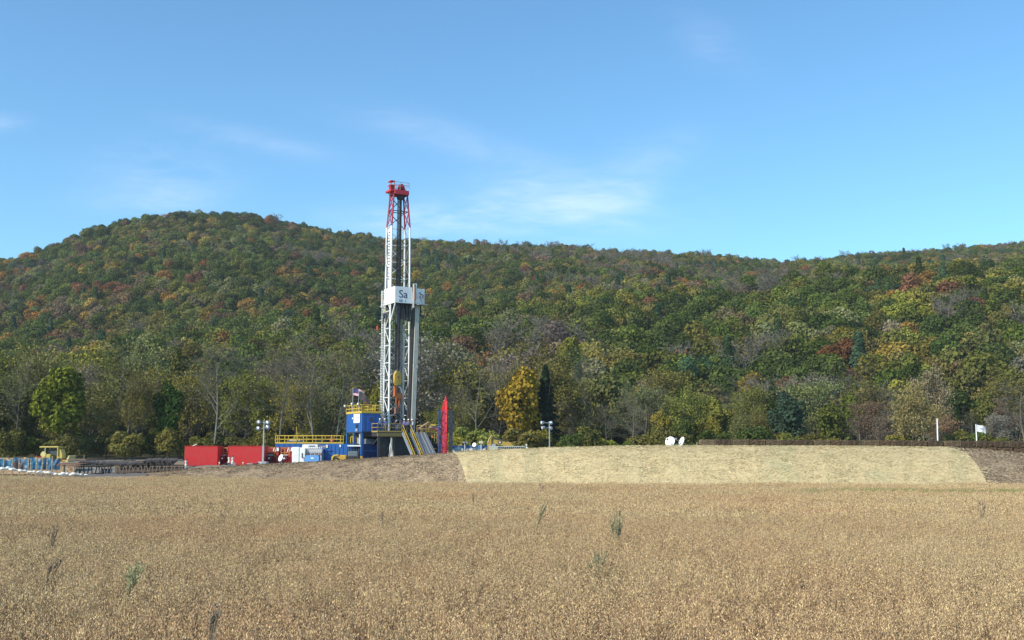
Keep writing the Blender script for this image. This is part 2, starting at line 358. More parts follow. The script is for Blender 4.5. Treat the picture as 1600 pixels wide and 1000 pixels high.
# ------------------------------------------------------------------ tree materials
def leaf_material():
    m, nt, b = node_mat('foliage'); N = nt.nodes; L = nt.links
    at = N.new('ShaderNodeAttribute'); at.attribute_type = 'INSTANCER'; at.attribute_name = 'tint'
    va = N.new('ShaderNodeAttribute'); va.attribute_type = 'GEOMETRY'; va.attribute_name = 'vary'
    mr = N.new('ShaderNodeMapRange'); mr.inputs[3].default_value = .6; mr.inputs[4].default_value = 1.6; L.new(va.outputs['Fac'], mr.inputs[0])
    mu = N.new('ShaderNodeVectorMath'); mu.operation = 'SCALE'; L.new(at.outputs['Color'], mu.inputs[0]); L.new(mr.outputs[0], mu.inputs['Scale'])
    hs = N.new('ShaderNodeHueSaturation'); hr = N.new('ShaderNodeMapRange'); hr.inputs[3].default_value = .51; hr.inputs[4].default_value = .49; L.new(va.outputs['Fac'], hr.inputs[0])
    L.new(hr.outputs[0], hs.inputs['Hue']); L.new(mu.outputs[0], hs.inputs['Color'])
    df = N.new('ShaderNodeBsdfDiffuse'); tr = N.new('ShaderNodeBsdfTranslucent'); mx = N.new('ShaderNodeMixShader'); mx.inputs[0].default_value = .22
    L.new(hs.outputs[0], df.inputs[0]); L.new(hs.outputs[0], tr.inputs[0]); L.new(df.outputs[0], mx.inputs[1]); L.new(tr.outputs[0], mx.inputs[2])
    L.new(mx.outputs[0], N['Material Output'].inputs[0]); N.remove(b); return m
LEAF = leaf_material()
def bark(name, c):
    m, nt, b = node_mat(name); cc, n = noise_mix(nt, c, tuple(v*.6 for v in c), 1.5, .4, .65, 6); nt.links.new(cc, b.inputs['Base Color']); b.inputs['Roughness'].default_value = .95
    b.inputs['Specular IOR Level'].default_value = .1; return m
BARK = bark('brown_bark', (.12,.10,.075)); PALEBARK = bark('pale_grey_bark', (.22,.20,.165)); DARKBARK = bark('dark_bark', (.05,.042,.035)); TWIG = bark('grey_twigs', (.155,.14,.105))
# ------------------------------------------------------------------ tree shapes
def skeleton(seed, H, spread, trunk_r, levels=4, first=.35, nb=(9, 5, 4, 4), kink=.12):
    rr = random.Random(seed); segs = []; tips = []
    def grow(p, d, L, r, lv):
        n = 4 if lv == 0 else 3; step = L/n; pts = [p]
        for i in range(n):
            d = (d + Vector((rr.uniform(-kink, kink), rr.uniform(-kink, kink), rr.uniform(-.02, .10) if lv else .05))).normalized()
            q = pts[-1] + d*step; r2 = r*(1-.75*(i+1)/n) if lv else r*(1-.72*(i+1)/n)
            segs.append((pts[-1], q, r*(1-.72*i/n), r2, lv)); pts.append(q)
        if lv < levels:
            k = nb[min(lv, len(nb)-1)]
            for j in range(k):
                t = (first if lv == 0 else .25) + (1-(first if lv == 0 else .25))*(j+rr.random())/k
                i = min(int(t*n), n-1); b = pts[i].lerp(pts[i+1], t*n-i)
                ang = rr.uniform(0, 2*math.pi); up = rr.uniform(.35, .9)
                base = d if lv else Vector((0,0,1)); side = Vector((math.cos(ang), math.sin(ang), 0)); 
                if lv: side = (side - base*side.dot(base)); side = side.normalized() if side.length > .01 else side
                dd = (base*up + side*rr.uniform(.6, 1.1)).normalized()
                ll = (spread if lv == 0 else L*.55)*rr.uniform(.7, 1.15)*(1-.45*max(0, t-.5) if lv == 0 else 1)
                grow(b, dd, ll, max(r*(1-.7*t)*.5, .015), lv+1)
        if lv >= levels-1: tips.append(pts[-1]); tips.append(pts[-2])
    grow(Vector((0,0,-.3)), Vector((rr.uniform(-.04,.04), rr.uniform(-.04,.04), 1)).normalized(), H, trunk_r, 0)
    return segs, tips
def seg_mesh(name, segs, mat, minlv, maxlv, minr=.02):
    mb = MB()
    for p, q, r, r2, lv in segs:
        if minlv <= lv <= maxlv:
            mb.tube(p, q, max(r, minr), max(r2, minr*.8), 7 if lv == 0 else (4 if lv < 3 else 3))
    me = bpy.data.meshes.new(name); me.from_pydata(mb.v, [], mb.f); me.materials.append(mat); return me
def crown_mesh(name, seed, rx, rz, zc, nl, size, lobes=14, lobe_r=.42, cone=False, droop=0, fill=.0):
    global rng
    rng = np.random.default_rng(seed); cs = []; ns = []; ss = []
    if cone:
        n = nl; t = rng.random(n)**.8; z = zc - rz + 2*rz*t; ang = rng.random(n)*6.283
        layer = .75 + .25*np.sin(z*4.2); rad = rx*(1-t)**.8*layer*(.35+.65*rng.random(n)**.5) + .1
        c = np.stack([rad*np.cos(ang), rad*np.sin(ang), z - .25*rad], 1); nn = np.stack([np.cos(ang), np.sin(ang), np.full(n, .8)], 1)
        sh = rng.random(n)
    else:
        d = unit(lobes); d[:, 2] = d[:, 2]*.9 + .12
        rad = rng.uniform(.45, .95, lobes); lc = d*rad[:, None]*(1-lobe_r*.6)
        lr = rng.uniform(.65, 1.2, lobes)*lobe_r; per = (lr**2/np.sum(lr**2)*nl).astype(int)
        c = []; nn = []; sh = []
        for i in range(lobes):
            u = unit(per[i]); u[:, 2] = np.where(u[:, 2] < -.45, -u[:, 2], u[:, 2])
            r = lr[i]*(1 + .22*rng.normal(size=per[i])*.6); c.append(lc[i] + u*r[:, None]); nn.append(u)
            sh.append(np.clip(rng.random(per[i])*.8 + rng.uniform(-.1, .3), 0, 1))
        c = np.concatenate(c); nn = np.concatenate(nn); sh = np.concatenate(sh)
        c = c*np.array([rx, rx, rz]) + np.array([0, 0, zc])
    n = len(c); nn = nn + unit(n)*.75; nn /= np.linalg.norm(nn, axis=1)[:, None]
    a = np.cross(nn, unit(n)); a /= np.linalg.norm(a, axis=1)[:, None]; b = np.cross(nn, a)
    s = size*rng.uniform(.55, 1.3, n)*.5
    return quads_mesh(name, c, a*s[:, None], b*(s*rng.uniform(.6, 1, n))[:, None], LEAF, sh)
def spray_mesh(name, tips, seed, per, size, jitter):
    global rng
    rng = np.random.default_rng(seed); t = np.array([tuple(p) for p in tips]); c = np.repeat(t, per, 0) + rng.normal(size=(len(t)*per, 3))*jitter
    n = len(c); nn = unit(n); a = np.cross(nn, unit(n)); a /= np.linalg.norm(a, axis=1)[:, None]; b = np.cross(nn, a); s = size*rng.uniform(.5, 1.2, n)*.5
    return quads_mesh(name, c, a*s[:, None], b*s[:, None], LEAF)
def mobj(name, me): return bpy.data.objects.new(name, me)
# hill crowns (unit size about 1; scaled per tree): radius 1, centre 0
HILL = []
for k in range(9):
    rzk = [.95,1.0,.85,1.1,.9,1.0,.8,1.05,.95][k]
    HILL.append(mobj('hill_%02d' % k, crown_mesh('hill_crown', 100+k, 1.0, rzk, 0, 2900, .092, 13+k, .40)))
HILL.append(mobj('hill_09', crown_mesh('hill_conifer', 120, .62, 1.35, .15, 2000, .11, cone=True)))
for k in range(2):
    sg, tp = skeleton(300+k, 2.5, .95, .055, 3, .3, (12, 6, 4), .15)
    for i, s_ in enumerate(sg): pass
    o = mobj('hill_1%d' % k, seg_mesh('bare_hill_tree', sg, TWIG, 0, 3, .009)); me_ = o.data
    for v in me_.vertices: v.co.z -= 1.3
    HILL.append(o)
NH = len(HILL)
# ------------------------------------------------------------------ palette of the autumn hillside
PAL = {'grey': (.105,.09,.075), 'dark green': (.046,.064,.016), 'green': (.074,.092,.020), 'olive green': (.108,.102,.028), 'yellow green': (.145,.138,.028), 'golden': (.21,.150,.032),
       'orange': (.19,.105,.028), 'rust': (.125,.062,.030), 'brown': (.125,.090,.050), 'grey brown': (.135,.110,.078), 'pale green': (.125,.130,.052), 'blue green': (.040,.068,.034)}
def nz(x, y, s, o=0): return mnoise.noise(Vector((x*s, y*s, o)))
def pick_colour(x, y, px):
    a = nz(x, y, .009, 3); b = nz(x, y, .013, 9); r = R.random(); far = y > RS + 20
    if far:
        if px < 520: w = [('dark green',36),('green',34),('olive green',22),('blue green',7),('yellow green',7),('brown',8*(1+2*a)),('orange',6),('rust',5*(1+2*b)),('golden',6),('grey brown',4*(1+2*a)),('pale green',5)]
        else: w = [('dark green',24),('green',24),('olive green',24),('blue green',7),('brown',13*(1+2*a)),('grey brown',12*(1+2*a)),('orange',4),('rust',4),('golden',4),('yellow green',5),('pale green',5)]
    else: w = [('dark green',26),('green',34*(1-a)),('olive green',24),('yellow green',9*(1+b)),('golden',2.5*(1+1.5*max(b,0))),('orange',3*(1+2*max(b,0))),('rust',3.5*(1+2*max(b,0))),('brown',5*(1+2*a)),('blue green',4),('grey brown',4*(1+3*a)),('pale green',4)]
    tot = sum(max(q, 0) for _, q in w); r *= tot
    for n, q in w:
        r -= max(q, 0)
        if r <= 0: return n
    return 'green'
def vary(c): 
    f = R.uniform(.70, 1.30)*1.24; return (c[0]*f*R.uniform(.88,1.12), c[1]*f*R.uniform(.94,1.06), c[2]*f*R.uniform(.8,1.2))
STANDS = {}
def stand_colour(x, y, px):
    best = None; ci, cj = int(x//34), int(y//34)
    for i in (-1, 0, 1):
        for j in (-1, 0, 1):
            k = (ci+i, cj+j)
            if k not in STANDS:
                q = random.Random(k[0]*7919 + k[1]*104729); STANDS[k] = ((k[0]+q.random())*34, (k[1]+q.random())*34, pick_colour(x, y, px))
            s = STANDS[k]; d = (s[0]-x)**2 + (s[1]-y)**2
            if best is None or d < best[0]: best = (d, s[2])
    c = pick_colour(x, y, px)
    return best[1] if R.random() < (.22 if best[1] in ('golden','orange','rust') else .5) else c
hill = []; y = 300.0
while y < 1120:
    sp = 9.4 - 1.6*min(1, max(0, (y-420)/200)); xw = y*.62
    x = -xw + R.random()*sp
    while x < xw:
        X = x + R.uniform(-.42,.42)*sp; Y = y + R.uniform(-.42,.42)*sp; px = 800 + X/Y*F/CP
        if Y < float(RG_D(px)) + 35: hill.append((X, Y, px))
        x += sp
    y += sp*.92
hpts = []; hatt = {'var': [], 'rot': [], 'scl': [], 'tint': []}; hill_near = []
for (X, Y, px) in hill:
    cn = stand_colour(X, Y, px); r = R.uniform(5.6, 9.4)*(1.0 - .22*min(1, max(0, (Y-420)/200))); z = g(X, Y)
    var = R.randrange(9)
    if cn in ('blue green',) and R.random() < .6: var = 9
    if cn == 'grey brown' and R.random() < .75: var = 10 + R.randrange(2)
    if cn == 'dark green' and R.random() < .05: var = 9
    if var == 9 and Y > float(RG_D(px)) - 90: var = R.randrange(9)
    th = R.uniform(11, 16)
    sc = (r*R.uniform(.9,1.1), r*R.uniform(.9,1.1), r*R.uniform(.85,1.2)); zc = z + th - sc[2]*.9
    if var >= 10: sc = (r*.95, r*.95, r*1.15)
    rec = (X, Y, zc, var, R.uniform(0, 6.28), sc, vary(PAL[cn]), cn, px)
    if Y < 352 and -20 < px < 1620: hill_near.append(rec); continue
    hpts.append((X, Y, zc)); hatt['var'].append(var); hatt['rot'].append((0,0,rec[4])); hatt['scl'].append(sc); hatt['tint'].append((*rec[6], 1))
scatter('forest_trees', hpts, {'var': ('INT', hatt['var']), 'rot': ('FLOAT_VECTOR', hatt['rot']), 'scl': ('FLOAT_VECTOR', hatt['scl']), 'tint': ('FLOAT_COLOR', hatt['tint'])},
        HILL, 'autumn woodland covering the whole hillside behind the drill rig')
print('hill trees', len(hpts), 'near', len(hill_near))
# ------------------------------------------------------------------ treeline: trees one can tell apart
TREES = []      # (px, object, colour word, kind word, zone) for labels
SHAPES = {}
def shape(kind):
    """meshes of one kind of tree, height 20 m, base at 0"""
    if kind in SHAPES: return SHAPES[kind]
    k, i = kind[:-1], int(kind[-1]); sd = 500 + hash_(kind)
    if k == 'leafy':       # dense crown almost to the ground
        sg, tp = skeleton(sd, 17, 4, .28, 1, .3, (9,))
        d = (seg_mesh('trunk', sg, BARK, 0, 1), crown_mesh('crown', sd, 5.6, 8.8, 10.8, 5200, .62, 26, .34))
    elif k == 'airy':      # half bare, leaves on the twigs
        sg, tp = skeleton(sd, 18, 7.5, .24, 3, .28, (13, 6, 5), .16)
        d = (seg_mesh('trunk', sg, (BARK, PALEBARK)[i % 2], 0, 1), spray_mesh('crown', tp, sd, 7, .36, .75), seg_mesh('twigs', sg, TWIG, 2, 3, .018))
    elif k == 'bare':
        sg, tp = skeleton(sd, 18.5, 8, .26, 4, .32, (11, 6, 4, 3), .15)
        d = (seg_mesh('trunk', sg, PALEBARK if i % 2 else TWIG, 0, 1, .03), None, seg_mesh('twigs', sg, TWIG, 2, 4, .016))
    elif k == 'spruce':
        sg, tp = skeleton(sd, 19, 2, .25, 0)
        d = (seg_mesh('trunk', sg, DARKBARK, 0, 0), crown_mesh('crown', sd, 4.4, 9.2, 10.6, 5200, .55, cone=True))
    elif k == 'shrub':     # 20 "m" tall here too; scaled down a lot
        sg, tp = skeleton(sd, 10, 6, .5, 1, .1, (8,))
        d = (seg_mesh('trunk', sg, BARK, 0, 1), crown_mesh('crown', sd, 11, 9.5, 9, 4200, 1.05, 22, .40))
    SHAPES[kind] = d; return d
def hash_(s): return sum(ord(c)*(i+3) for i, c in enumerate(s)) % 997
NAMES = {'leafy': 'leafy_tree', 'airy': 'half_bare_tree', 'bare': 'bare_tree', 'spruce': 'spruce_tree', 'shrub': 'shrub'}
KWORD = {'leafy': 'full-leaved tree', 'airy': 'half-bare tree', 'bare': 'leafless tree', 'spruce': 'conical spruce', 'shrub': 'low shrub'}
ZON = [(-60,60,'behind the tarp fence'),(60,125,'behind the bulldozer'),(125,200,'behind the first dark pipes'),(200,285,'behind the last dark pipes'),(285,350,'behind the outer red container'),
       (350,430,'behind the inner red container'),(430,528,'behind the yellow tank railing'),(528,596,'behind the blue doghouse'),(596,660,'behind the drilling mast'),
       (660,710,'behind the red stack'),(710,830,'behind the excavator'),(830,900,'by the second floodlight'),(900,1030,'above the berm middle'),(1030,1095,'behind the white dishes'),
       (1095,1280,'behind the bale wall start'),(1280,1450,'behind the bale wall middle'),(1450,1500,'behind the white pole'),(1500,1560,'behind the white flag'),(1560,1700,'behind the bale wall end')]
def zone(px):
    for a, b, n in ZON:
        if a <= px < b: return n
    return 'at the treeline end'
def tree(kind, px, Y, H, cname, wide=1.0, label=None, tint=None, group='trees along the edge of the wood', zoff=0):
    tr = shape(kind)[0]; cr = shape(kind)[1]; tw = shape(kind)[2] if len(shape(kind)) > 2 else None
    x = (px-800)/F*CP*Y; z = g(x, Y) - .1 + zoff; s = H/20; k = kind[:-1]
    root = thing(NAMES[k], label, 'shrub' if k == 'shrub' else 'tree', (x, Y, z), R.uniform(0, 6.28), group if k != 'shrub' else 'shrubs at the foot of the wood')
    root.scale = (s*wide, s*wide, s)
    c = tint or vary(PAL[cname])
    if k == 'airy': c = tuple(v*1.12 for v in c)
    for nm, me in (('trunk', tr), ('crown', cr), ('twigs', tw)):
        if me is None: continue
        o = bpy.data.objects.new(nm, me); COL.objects.link(o); o.parent = root; o['tint'] = [*c, 1.0]
    if not label: TREES.append((px, root, cname if k != 'bare' else 'grey', KWORD[k], 'E'))
    return root
# the ones that stand out
H_ = lambda ytop, Y: zpy(ytop, Y) - 2.8
tree('leafy0', 810, 218, H_(566,218), 'golden', .95, 'golden yellow maple standing beside the dark conical spruce', tint=(.31,.21,.028))
tree('spruce0', 853, 221, H_(566,221), 'dark green', 1.0, 'dark conical spruce between golden maple and second floodlight tower', tint=(.020,.036,.018))
tree('leafy1', 92, 205, H_(566,205), 'yellow green', 1.0, 'big yellow-green maple towering behind the yellow bulldozer', tint=(.125,.145,.02))
tree('bare1', 332, 205, H_(549,205), 'grey', .85, 'tall pale leafless tree rising behind the red containers')
tree('bare0', 22, 206, H_(560,206), 'grey', .6, 'slim leafless tree with straight trunk behind the blue tarp fence')
tree('bare3', 197, 204, H_(570,204), 'grey', .5, 'slim pale-trunked tree behind the dark pipes, beside its twin')
tree('airy1', 207, 206, H_(585,206), 'orange', .45, 'slim pale-trunked tree with yellowish leaf remnants behind the dark pipes', tint=(.13,.11,.03))
tree('leafy2', 262, 208, H_(590,208), 'green', .7, 'dark green leafy tree between the pale twin trunks and red container', tint=(.045,.085,.018))
tree('bare2', 440, 206, H_(545,206), 'grey', 1.05, 'broad leafless tree with forked dark trunk above the yellow tank railing')
tree('bare1', 488, 208, H_(552,208), 'grey', 1.0, 'leafless tree with leaning limbs between forked tree and blue doghouse')
tree('bare3', 525, 210, H_(565,210), 'grey', .8, 'slender leafless tree right beside the blue doghouse roof railing')
tree('bare0', 742, 214, H_(560,214), 'grey', .9, 'dark-stemmed leafless tree behind the excavator arm')
tree('bare2', 1010, 212, H_(600,212), 'grey', 1.25, 'wide low leafless tree with pale limbs behind the white dishes', zoff=-2)
tree('leafy3', 1232, 214, H_(612,214), 'blue green', 1.1, 'bushy blue-green tree behind the bale wall, beside brown thickets', tint=(.045,.075,.045))
tree('airy1', 1440, 204, H_(612,204), 'pale green', 1.0, 'sparse yellowish tree directly beside the white pole', tint=(.22,.18,.07))
tree('leafy0', 585, 226, H_(590,226), 'yellow green', .6, 'yellowish tree peeking out between doghouse and mast', tint=(.16,.15,.03))
# the rest of the edge of the wood
def edge_tree(px, Y, row):
    left = px < 480
    r = R.random()
    if 1060 < px < 1280: ks = [('leafy',.45),('airy',.40),('bare',.15)]
    elif px >= 1280: ks = [('leafy',.18),('airy',.42),('bare',.40)]
    elif left: ks = [('leafy',.26),('airy',.36),('bare',.38)]
    else: ks = [('leafy',.14),('airy',.56),('bare',.30)]
    for k, q in ks:
        r -= q
        if r <= 0: break
    cs = {'leafy': ['green','olive green','dark green','olive green','yellow green','green'], 'airy': ['olive green','olive green','olive green','green','grey brown','pale green','yellow green'], 'bare': ['grey brown']}[k]
    if px > 1280 and k == 'airy': cs = ['brown','grey brown','olive green','pale green','olive green']
    top = (575 if px < 900 else 600) + R.uniform(-22, 45)
    if px > 1060: top += 12
    if row == 0: top += 30
    kind = k + str(R.randrange(4))
    tree(kind, px, Y, max(8, H_(top, Y)), R.choice(cs), R.uniform(.75, 1.15))
px = -60
while px < 1680:
    edge_tree(px, R.uniform(240, 262), 1); px += R.uniform(24, 34)
px = -50
while px < 1680:
    edge_tree(px, R.uniform(262, 285), 1); px += R.uniform(26, 36)
px = -50
while px < 1680:
    if not (590 < px < 660): edge_tree(px, R.uniform(214, 236), 0)
    px += R.uniform(34, 52)
# shrubs at the foot
px = -40
while px < 1680:
    tree('shrub' + str(R.randrange(3)), px, R.uniform(198, 212), R.uniform(3.2, 7.0), R.choice(['green','olive green','dark green','olive green','olive green','yellow green']), R.uniform(.8, 1.2)); px += R.uniform(22, 34)
# lowest rows of the hillside forest: single trees with trunk and crown
TRK = MB().tube((0,0,-2.1), (0,0,.4), .045, .02, 6)
trk_me = bpy.data.meshes.new('trunk'); trk_me.from_pydata(TRK.v, [], TRK.f); trk_me.materials.append(BARK)
hill_near.sort(key=lambda r: r[1])
for rec in hill_near:
    X, Y, zc, var, rz, sc, tint, cn, px = rec
    k = 'hill_tree'; nm = {9: 'spruce_tree', 10: 'bare_tree', 11: 'bare_tree'}.get(var, 'leafy_tree')
    root = thing(nm, None, 'tree', (X, Y, zc), rz, 'trees low on the wooded hillside'); root.scale = sc
    if var < 10:
        o = bpy.data.objects.new('trunk', trk_me); COL.objects.link(o); o.parent = root
    o = bpy.data.objects.new('crown' if var < 10 else 'branches', HILL[var].data); COL.objects.link(o); o.parent = root; o['tint'] = [*tint, 1.0]
    TREES.append((px, root, cn if var < 10 else 'grey', {9: 'conical spruce', 10: 'leafless tree', 11: 'leafless tree'}.get(var, 'round-crowned tree'), 'H'))
# labels: colour and kind, what it stands behind, and where several agree their order
buckets = {}
for px, o, cn, kw, wh in TREES:
    buckets.setdefault((cn, kw, zone(px), wh), []).append((px, o))
for (cn, kw, zn, wh), lst in buckets.items():
    lst.sort(key=lambda t: t[0])
    pre = '' if wh == 'E' else 'hillside '
    for i, (px, o) in enumerate(lst):
        base = f'{cn} {pre}{kw} {zn}' if wh == 'E' else f'{cn} {kw} low on the hill, {zn}'
        if len(lst) > 1: base = f'{ORD[i]} {cn} {kw} {"low on the hill " if wh == "H" else ""}from left {zn}'
        o['label'] = base
# ------------------------------------------------------------------ soybean field
def soy_material():
    m, nt, b = node_mat('ripe_soybean'); N = nt.nodes; L = nt.links
    va = N.new('ShaderNodeAttribute'); va.attribute_type = 'GEOMETRY'; va.attribute_name = 'vary'
    cr = N.new('ShaderNodeValToRGB'); L.new(va.outputs['Fac'], cr.inputs[0]); e = cr.color_ramp.elements
    e[0].position = 0; e[0].color = (.16,.105,.07,1); e[1].position = 1; e[1].color = (.86,.67,.355,1)
    for p, c in ((.25,(.31,.21,.13,1)),(.5,(.48,.342,.192,1)),(.8,(.66,.495,.252,1))):
        el = cr.color_ramp.elements.new(p); el.color = c
    geo = N.new('ShaderNodeNewGeometry'); n = N.new('ShaderNodeTexNoise'); n.inputs['Scale'].default_value = .12; n.inputs['Detail'].default_value = 5; L.new(geo.outputs['Position'], n.inputs['Vector'])
    mr = N.new('ShaderNodeMapRange'); mr.inputs[1].default_value = .3; mr.inputs[2].default_value = .7; L.new(n.outputs[0], mr.inputs[0])
    mx = N.new('ShaderNodeMix'); mx.data_type = 'RGBA'; mx.blend_type = 'MULTIPLY'; mx.inputs[0].default_value = 1
    cr2 = N.new('ShaderNodeValToRGB'); L.new(mr.outputs[0], cr2.inputs[0]); cr2.color_ramp.elements[0].color = (1.0,.90,.84,1); cr2.color_ramp.elements[1].color = (1.0,1.03,.98,1)
    L.new(cr.outputs[0], mx.inputs[6]); L.new(cr2.outputs[0], mx.inputs[7]); L.new(mx.outputs[2], b.inputs['Base Color']); b.inputs['Roughness'].default_value = .75
    b.inputs['Specular IOR Level'].default_value = .25; return m
SOY = soy_material()
def soy_patch(seed, size, plants, pods, pl, pw, stemr, h0=.62, h1=.9):
    rr = np.random.default_rng(seed); V = []; Fc = []; sh = []
    def pod(c, d, l, w, s):
        d = d/np.linalg.norm(d); a = np.cross(d, rr.normal(size=3)); a /= np.linalg.norm(a); b = np.cross(d, a); o = len(V)
        V.extend([c-d*l/2, c+a*w/2, c+b*w*.3, c-a*w/2, c-b*w*.3, c+d*l/2])
        for i in range(4): j = (i+1) % 4; Fc.extend([(o, o+1+i, o+1+j), (o+5, o+1+j, o+1+i)]); sh.extend([s, s])
    for p in range(plants):
        x, y = rr.uniform(-size/2, size/2, 2); H = rr.uniform(h0, h1); lean = rr.normal(size=2)*.07; tone = rr.uniform(-.12, .12)
        for st in range(2):
            ln = lean*(1+st) + rr.normal(size=2)*.05; top = np.array([x+ln[0], y+ln[1], H*(1-.15*st)]); base = np.array([x, y, 0.02]); o = len(V)
            for k in range(3):
                a = k*2.094; V.append(base+np.array([math.cos(a), math.sin(a), 0])*stemr)
            for k in range(3):
                a = k*2.094; V.append(top+np.array([math.cos(a), math.sin(a), 0])*stemr*.6)
            for k in range(3): j = (k+1) % 3; Fc.append((o+k, o+j, o+3+j, o+3+k)); sh.append(.22+tone)
            for q in range(pods//2):
                t = 1 - rr.random()**1.5*.6; c = base + (top-base)*t + np.append(rr.normal(size=2)*.035*(pl/.05), rr.normal()*.02)
                d = np.array([rr.normal()*.45, rr.normal()*.45, rr.choice([-1, 1])*rr.uniform(.5, 1)])
                pod(c, d, pl*rr.uniform(.7, 1.2), pw*rr.uniform(.8, 1.2), float(np.clip(rr.beta(2.2, 1.6)+tone, 0, 1)))
    me = bpy.data.meshes.new('soy_patch'); me.from_pydata([tuple(v) for v in V], [], Fc); me.materials.append(SOY)
    a = me.attributes.new('vary', 'FLOAT', 'FACE'); a.data.foreach_set('value', sh); return bpy.data.objects.new('soy_patch', me)
near_v = [soy_patch(20+k, 1.0, 32, 34, .046, .0145, .004) for k in range(6)]
for i, o in enumerate(near_v): o.name = 'soy_near_%d' % i
far_v = [soy_patch(40+k, 2.0, 84, 26, .068, .025, .006) for k in range(6)]
for i, o in enumerate(far_v): o.name = 'soy_far_%d' % i
GREEN_Y0, GREEN_Y1 = 75.0, 77.6
def grass_band(px): return 1.0 if px > 1340 else max(0.0, (px-1180)/160)
def field_points(step, y0, y1):
    P = []; y = y0
    while y < y1:
        xw = y*.60 + 20; x = -xw + R.random()*step
        while x < xw:
            X = x + R.uniform(-.25, .25)*step; Yp = y + R.uniform(-.25, .25)*step; px = 800 + X/Yp*F/CP
            if Yp < float(EDGE(px)) - .3 - step*.3 and not (GREEN_Y0 < Yp < GREEN_Y1 and grass_band(px) > R.random()): P.append((X, Yp, g(X, Yp)))
            x += step
        y += step
    return P
def fscatter(name, P, vs_, label, smin=.92, smax=1.1):
    n = len(P); scatter(name, P, {'var': ('INT', [R.randrange(len(vs_)) for _ in P]), 'rot': ('FLOAT_VECTOR', [(0,0,R.uniform(0,6.28)) for _ in P]),
            'scl': ('FLOAT_VECTOR', [(R.uniform(.95,1.15), R.uniform(.95,1.15), R.uniform(smin, smax)*(1+.07*nz(p[0],p[1],.11))) for p in P])}, vs_, label)
P1 = field_points(.92, 9.0, 46.0); P2 = field_points(1.8, 46.0, 132.0)
fscatter('soybean_crop', P1, near_v, 'ripe tan soybean plants filling the near part of the field')
fscatter('distant_soybean_crop', P2, far_v, 'ripe brown soybean plants filling the far part of the field up to the berm')
print('soy', len(P1), len(P2))
# green grass strip across the field
def blades(seed, n, size, h, w, mat):
    rr = np.random.default_rng(seed); mb = MB(); sh = []
    for _ in range(n):
        x, y = rr.uniform(-size/2, size/2, 2); a = rr.uniform(0, 6.28); H = h*rr.uniform(.6, 1.1); dx, dy = math.cos(a)*w, math.sin(a)*w; l = rr.normal(size=2)*.12
        mb.add([(x-dx,y-dy,0),(x+dx,y+dy,0),(x+dx*.7+l[0]*.4,y+dy*.7+l[1]*.4,H*.6),(x-dx*.7+l[0]*.4,y-dy*.7+l[1]*.4,H*.6),(x+l[0],y+l[1],H)], [(0,1,2,3),(3,2,4)]); sh += [rr.random()]*2
    me = bpy.data.meshes.new('grass_patch'); me.from_pydata(mb.v, [], mb.f); me.materials.append(mat)
    return bpy.data.objects.new('grass_patch', me)
GRS, nt_, b_ = node_mat('green_grass'); c_, n_ = noise_mix(nt_, (.09,.17,.03), (.15,.20,.05), 2.0); nt_.links.new(c_, b_.inputs['Base Color']); b_.inputs['Roughness'].default_value = .7
gv = [blades(70+k, 260, 1.2, .95, .012, GRS) for k in range(3)]
GP = []
y = GREEN_Y0 - .2
while y < GREEN_Y1 - .6:
    x = 12.0
    while x < 50:
        px = 800 + x/y*F/CP
        if R.random() < grass_band(px): GP.append((x + R.uniform(-.3,.3), y + R.uniform(-.3,.3), 0.0))
        x += .9
    y += .9
fscatter('green_grass_strip', GP, gv, 'narrow strip of green grass crossing the soybean field', .85, 1.05)
# ------------------------------------------------------------------ helpers for the drill site
def at(px, Y, z=None):
    """place on the pad below a pixel column"""
    x = Xof(px, 705, Y); return Vector((x, Y, g(x, Y) if z is None else z))
def railing(mb_name, parent, pts, h=1.1, every=1.15, mat=None, w=.06, toe=True):
    """posts and rails each one part"""
    mat = mat or YEL
    for a, b in zip(pts, pts[1:]):
        a, b = Vector(a), Vector(b); L = (b-a).length; n = max(1, round(L/every))
        for hh in (h, h*.55): MB().bar(a + Vector((0,0,hh)), b + Vector((0,0,hh)), w).build('rail', mat, parent)
        if toe: MB().bar(a + Vector((0,0,.09)), b + Vector((0,0,.09)), w*.8, .18).build('toe_board', mat, parent)
        for i in range(n+1):
            p = a.lerp(b, i/n); MB().bar(p, p + Vector((0,0,h-w*.5)), w).build('post', mat, parent)
RIGZ = 1.75; TH = math.radians(30)
RX = Xof(618, 705, 152); RY = 152.0
def zr(py, Y=152): return Zof(py, Y) - RIGZ        # height over the pad at a pixel row
# ================================================================== drilling rig: substructure and floor
sub = thing('rig_substructure', 'steel drill floor with yellow-brown guard rails under the mast', 'drill floor', (RX, RY, RIGZ), TH)
FZ = zr(676)
FX0, FX1, FY0, FY1 = -4.1, 5.4, -3.3, 4.6
MB().box(FX0, FX1, FY0, FY1, FZ-.12, FZ).build('floor_plate', DKST, sub)
for yy in (FY0+.1, FY1-.1): MB().bar((FX0, yy, FZ-.36), (FX1, yy, FZ-.36), .22, .46).build('beam', paint('brown_yellow_paint', (.22,.16,.05), .6, .5), sub)
for xx in (FX0+.1, FX1-.1, 0): MB().bar((xx, FY0+.25, FZ-.36), (xx, FY1-.25, FZ-.36), .2, .42).build('beam', DKST, sub)
for xx in (FX0+.3, -1.6, 1.6, FX1-.3):
    for yy in (FY0+.3, FY1-.3): MB().bar((xx, yy, -.6), (xx, yy, FZ-.6), .3).build('column', DKST, sub)
for a, b in (((FX0+.3, FY0+.3), (-1.6, FY0+.3)), ((1.6, FY0+.3), (FX1-.3, FY0+.3)), ((FX0+.3, FY1-.3), (FX0+.3, FY0+.3))):
    MB().bar((a[0], a[1], .1), (b[0], b[1], FZ-.7), .14).build('brace', DKST, sub)
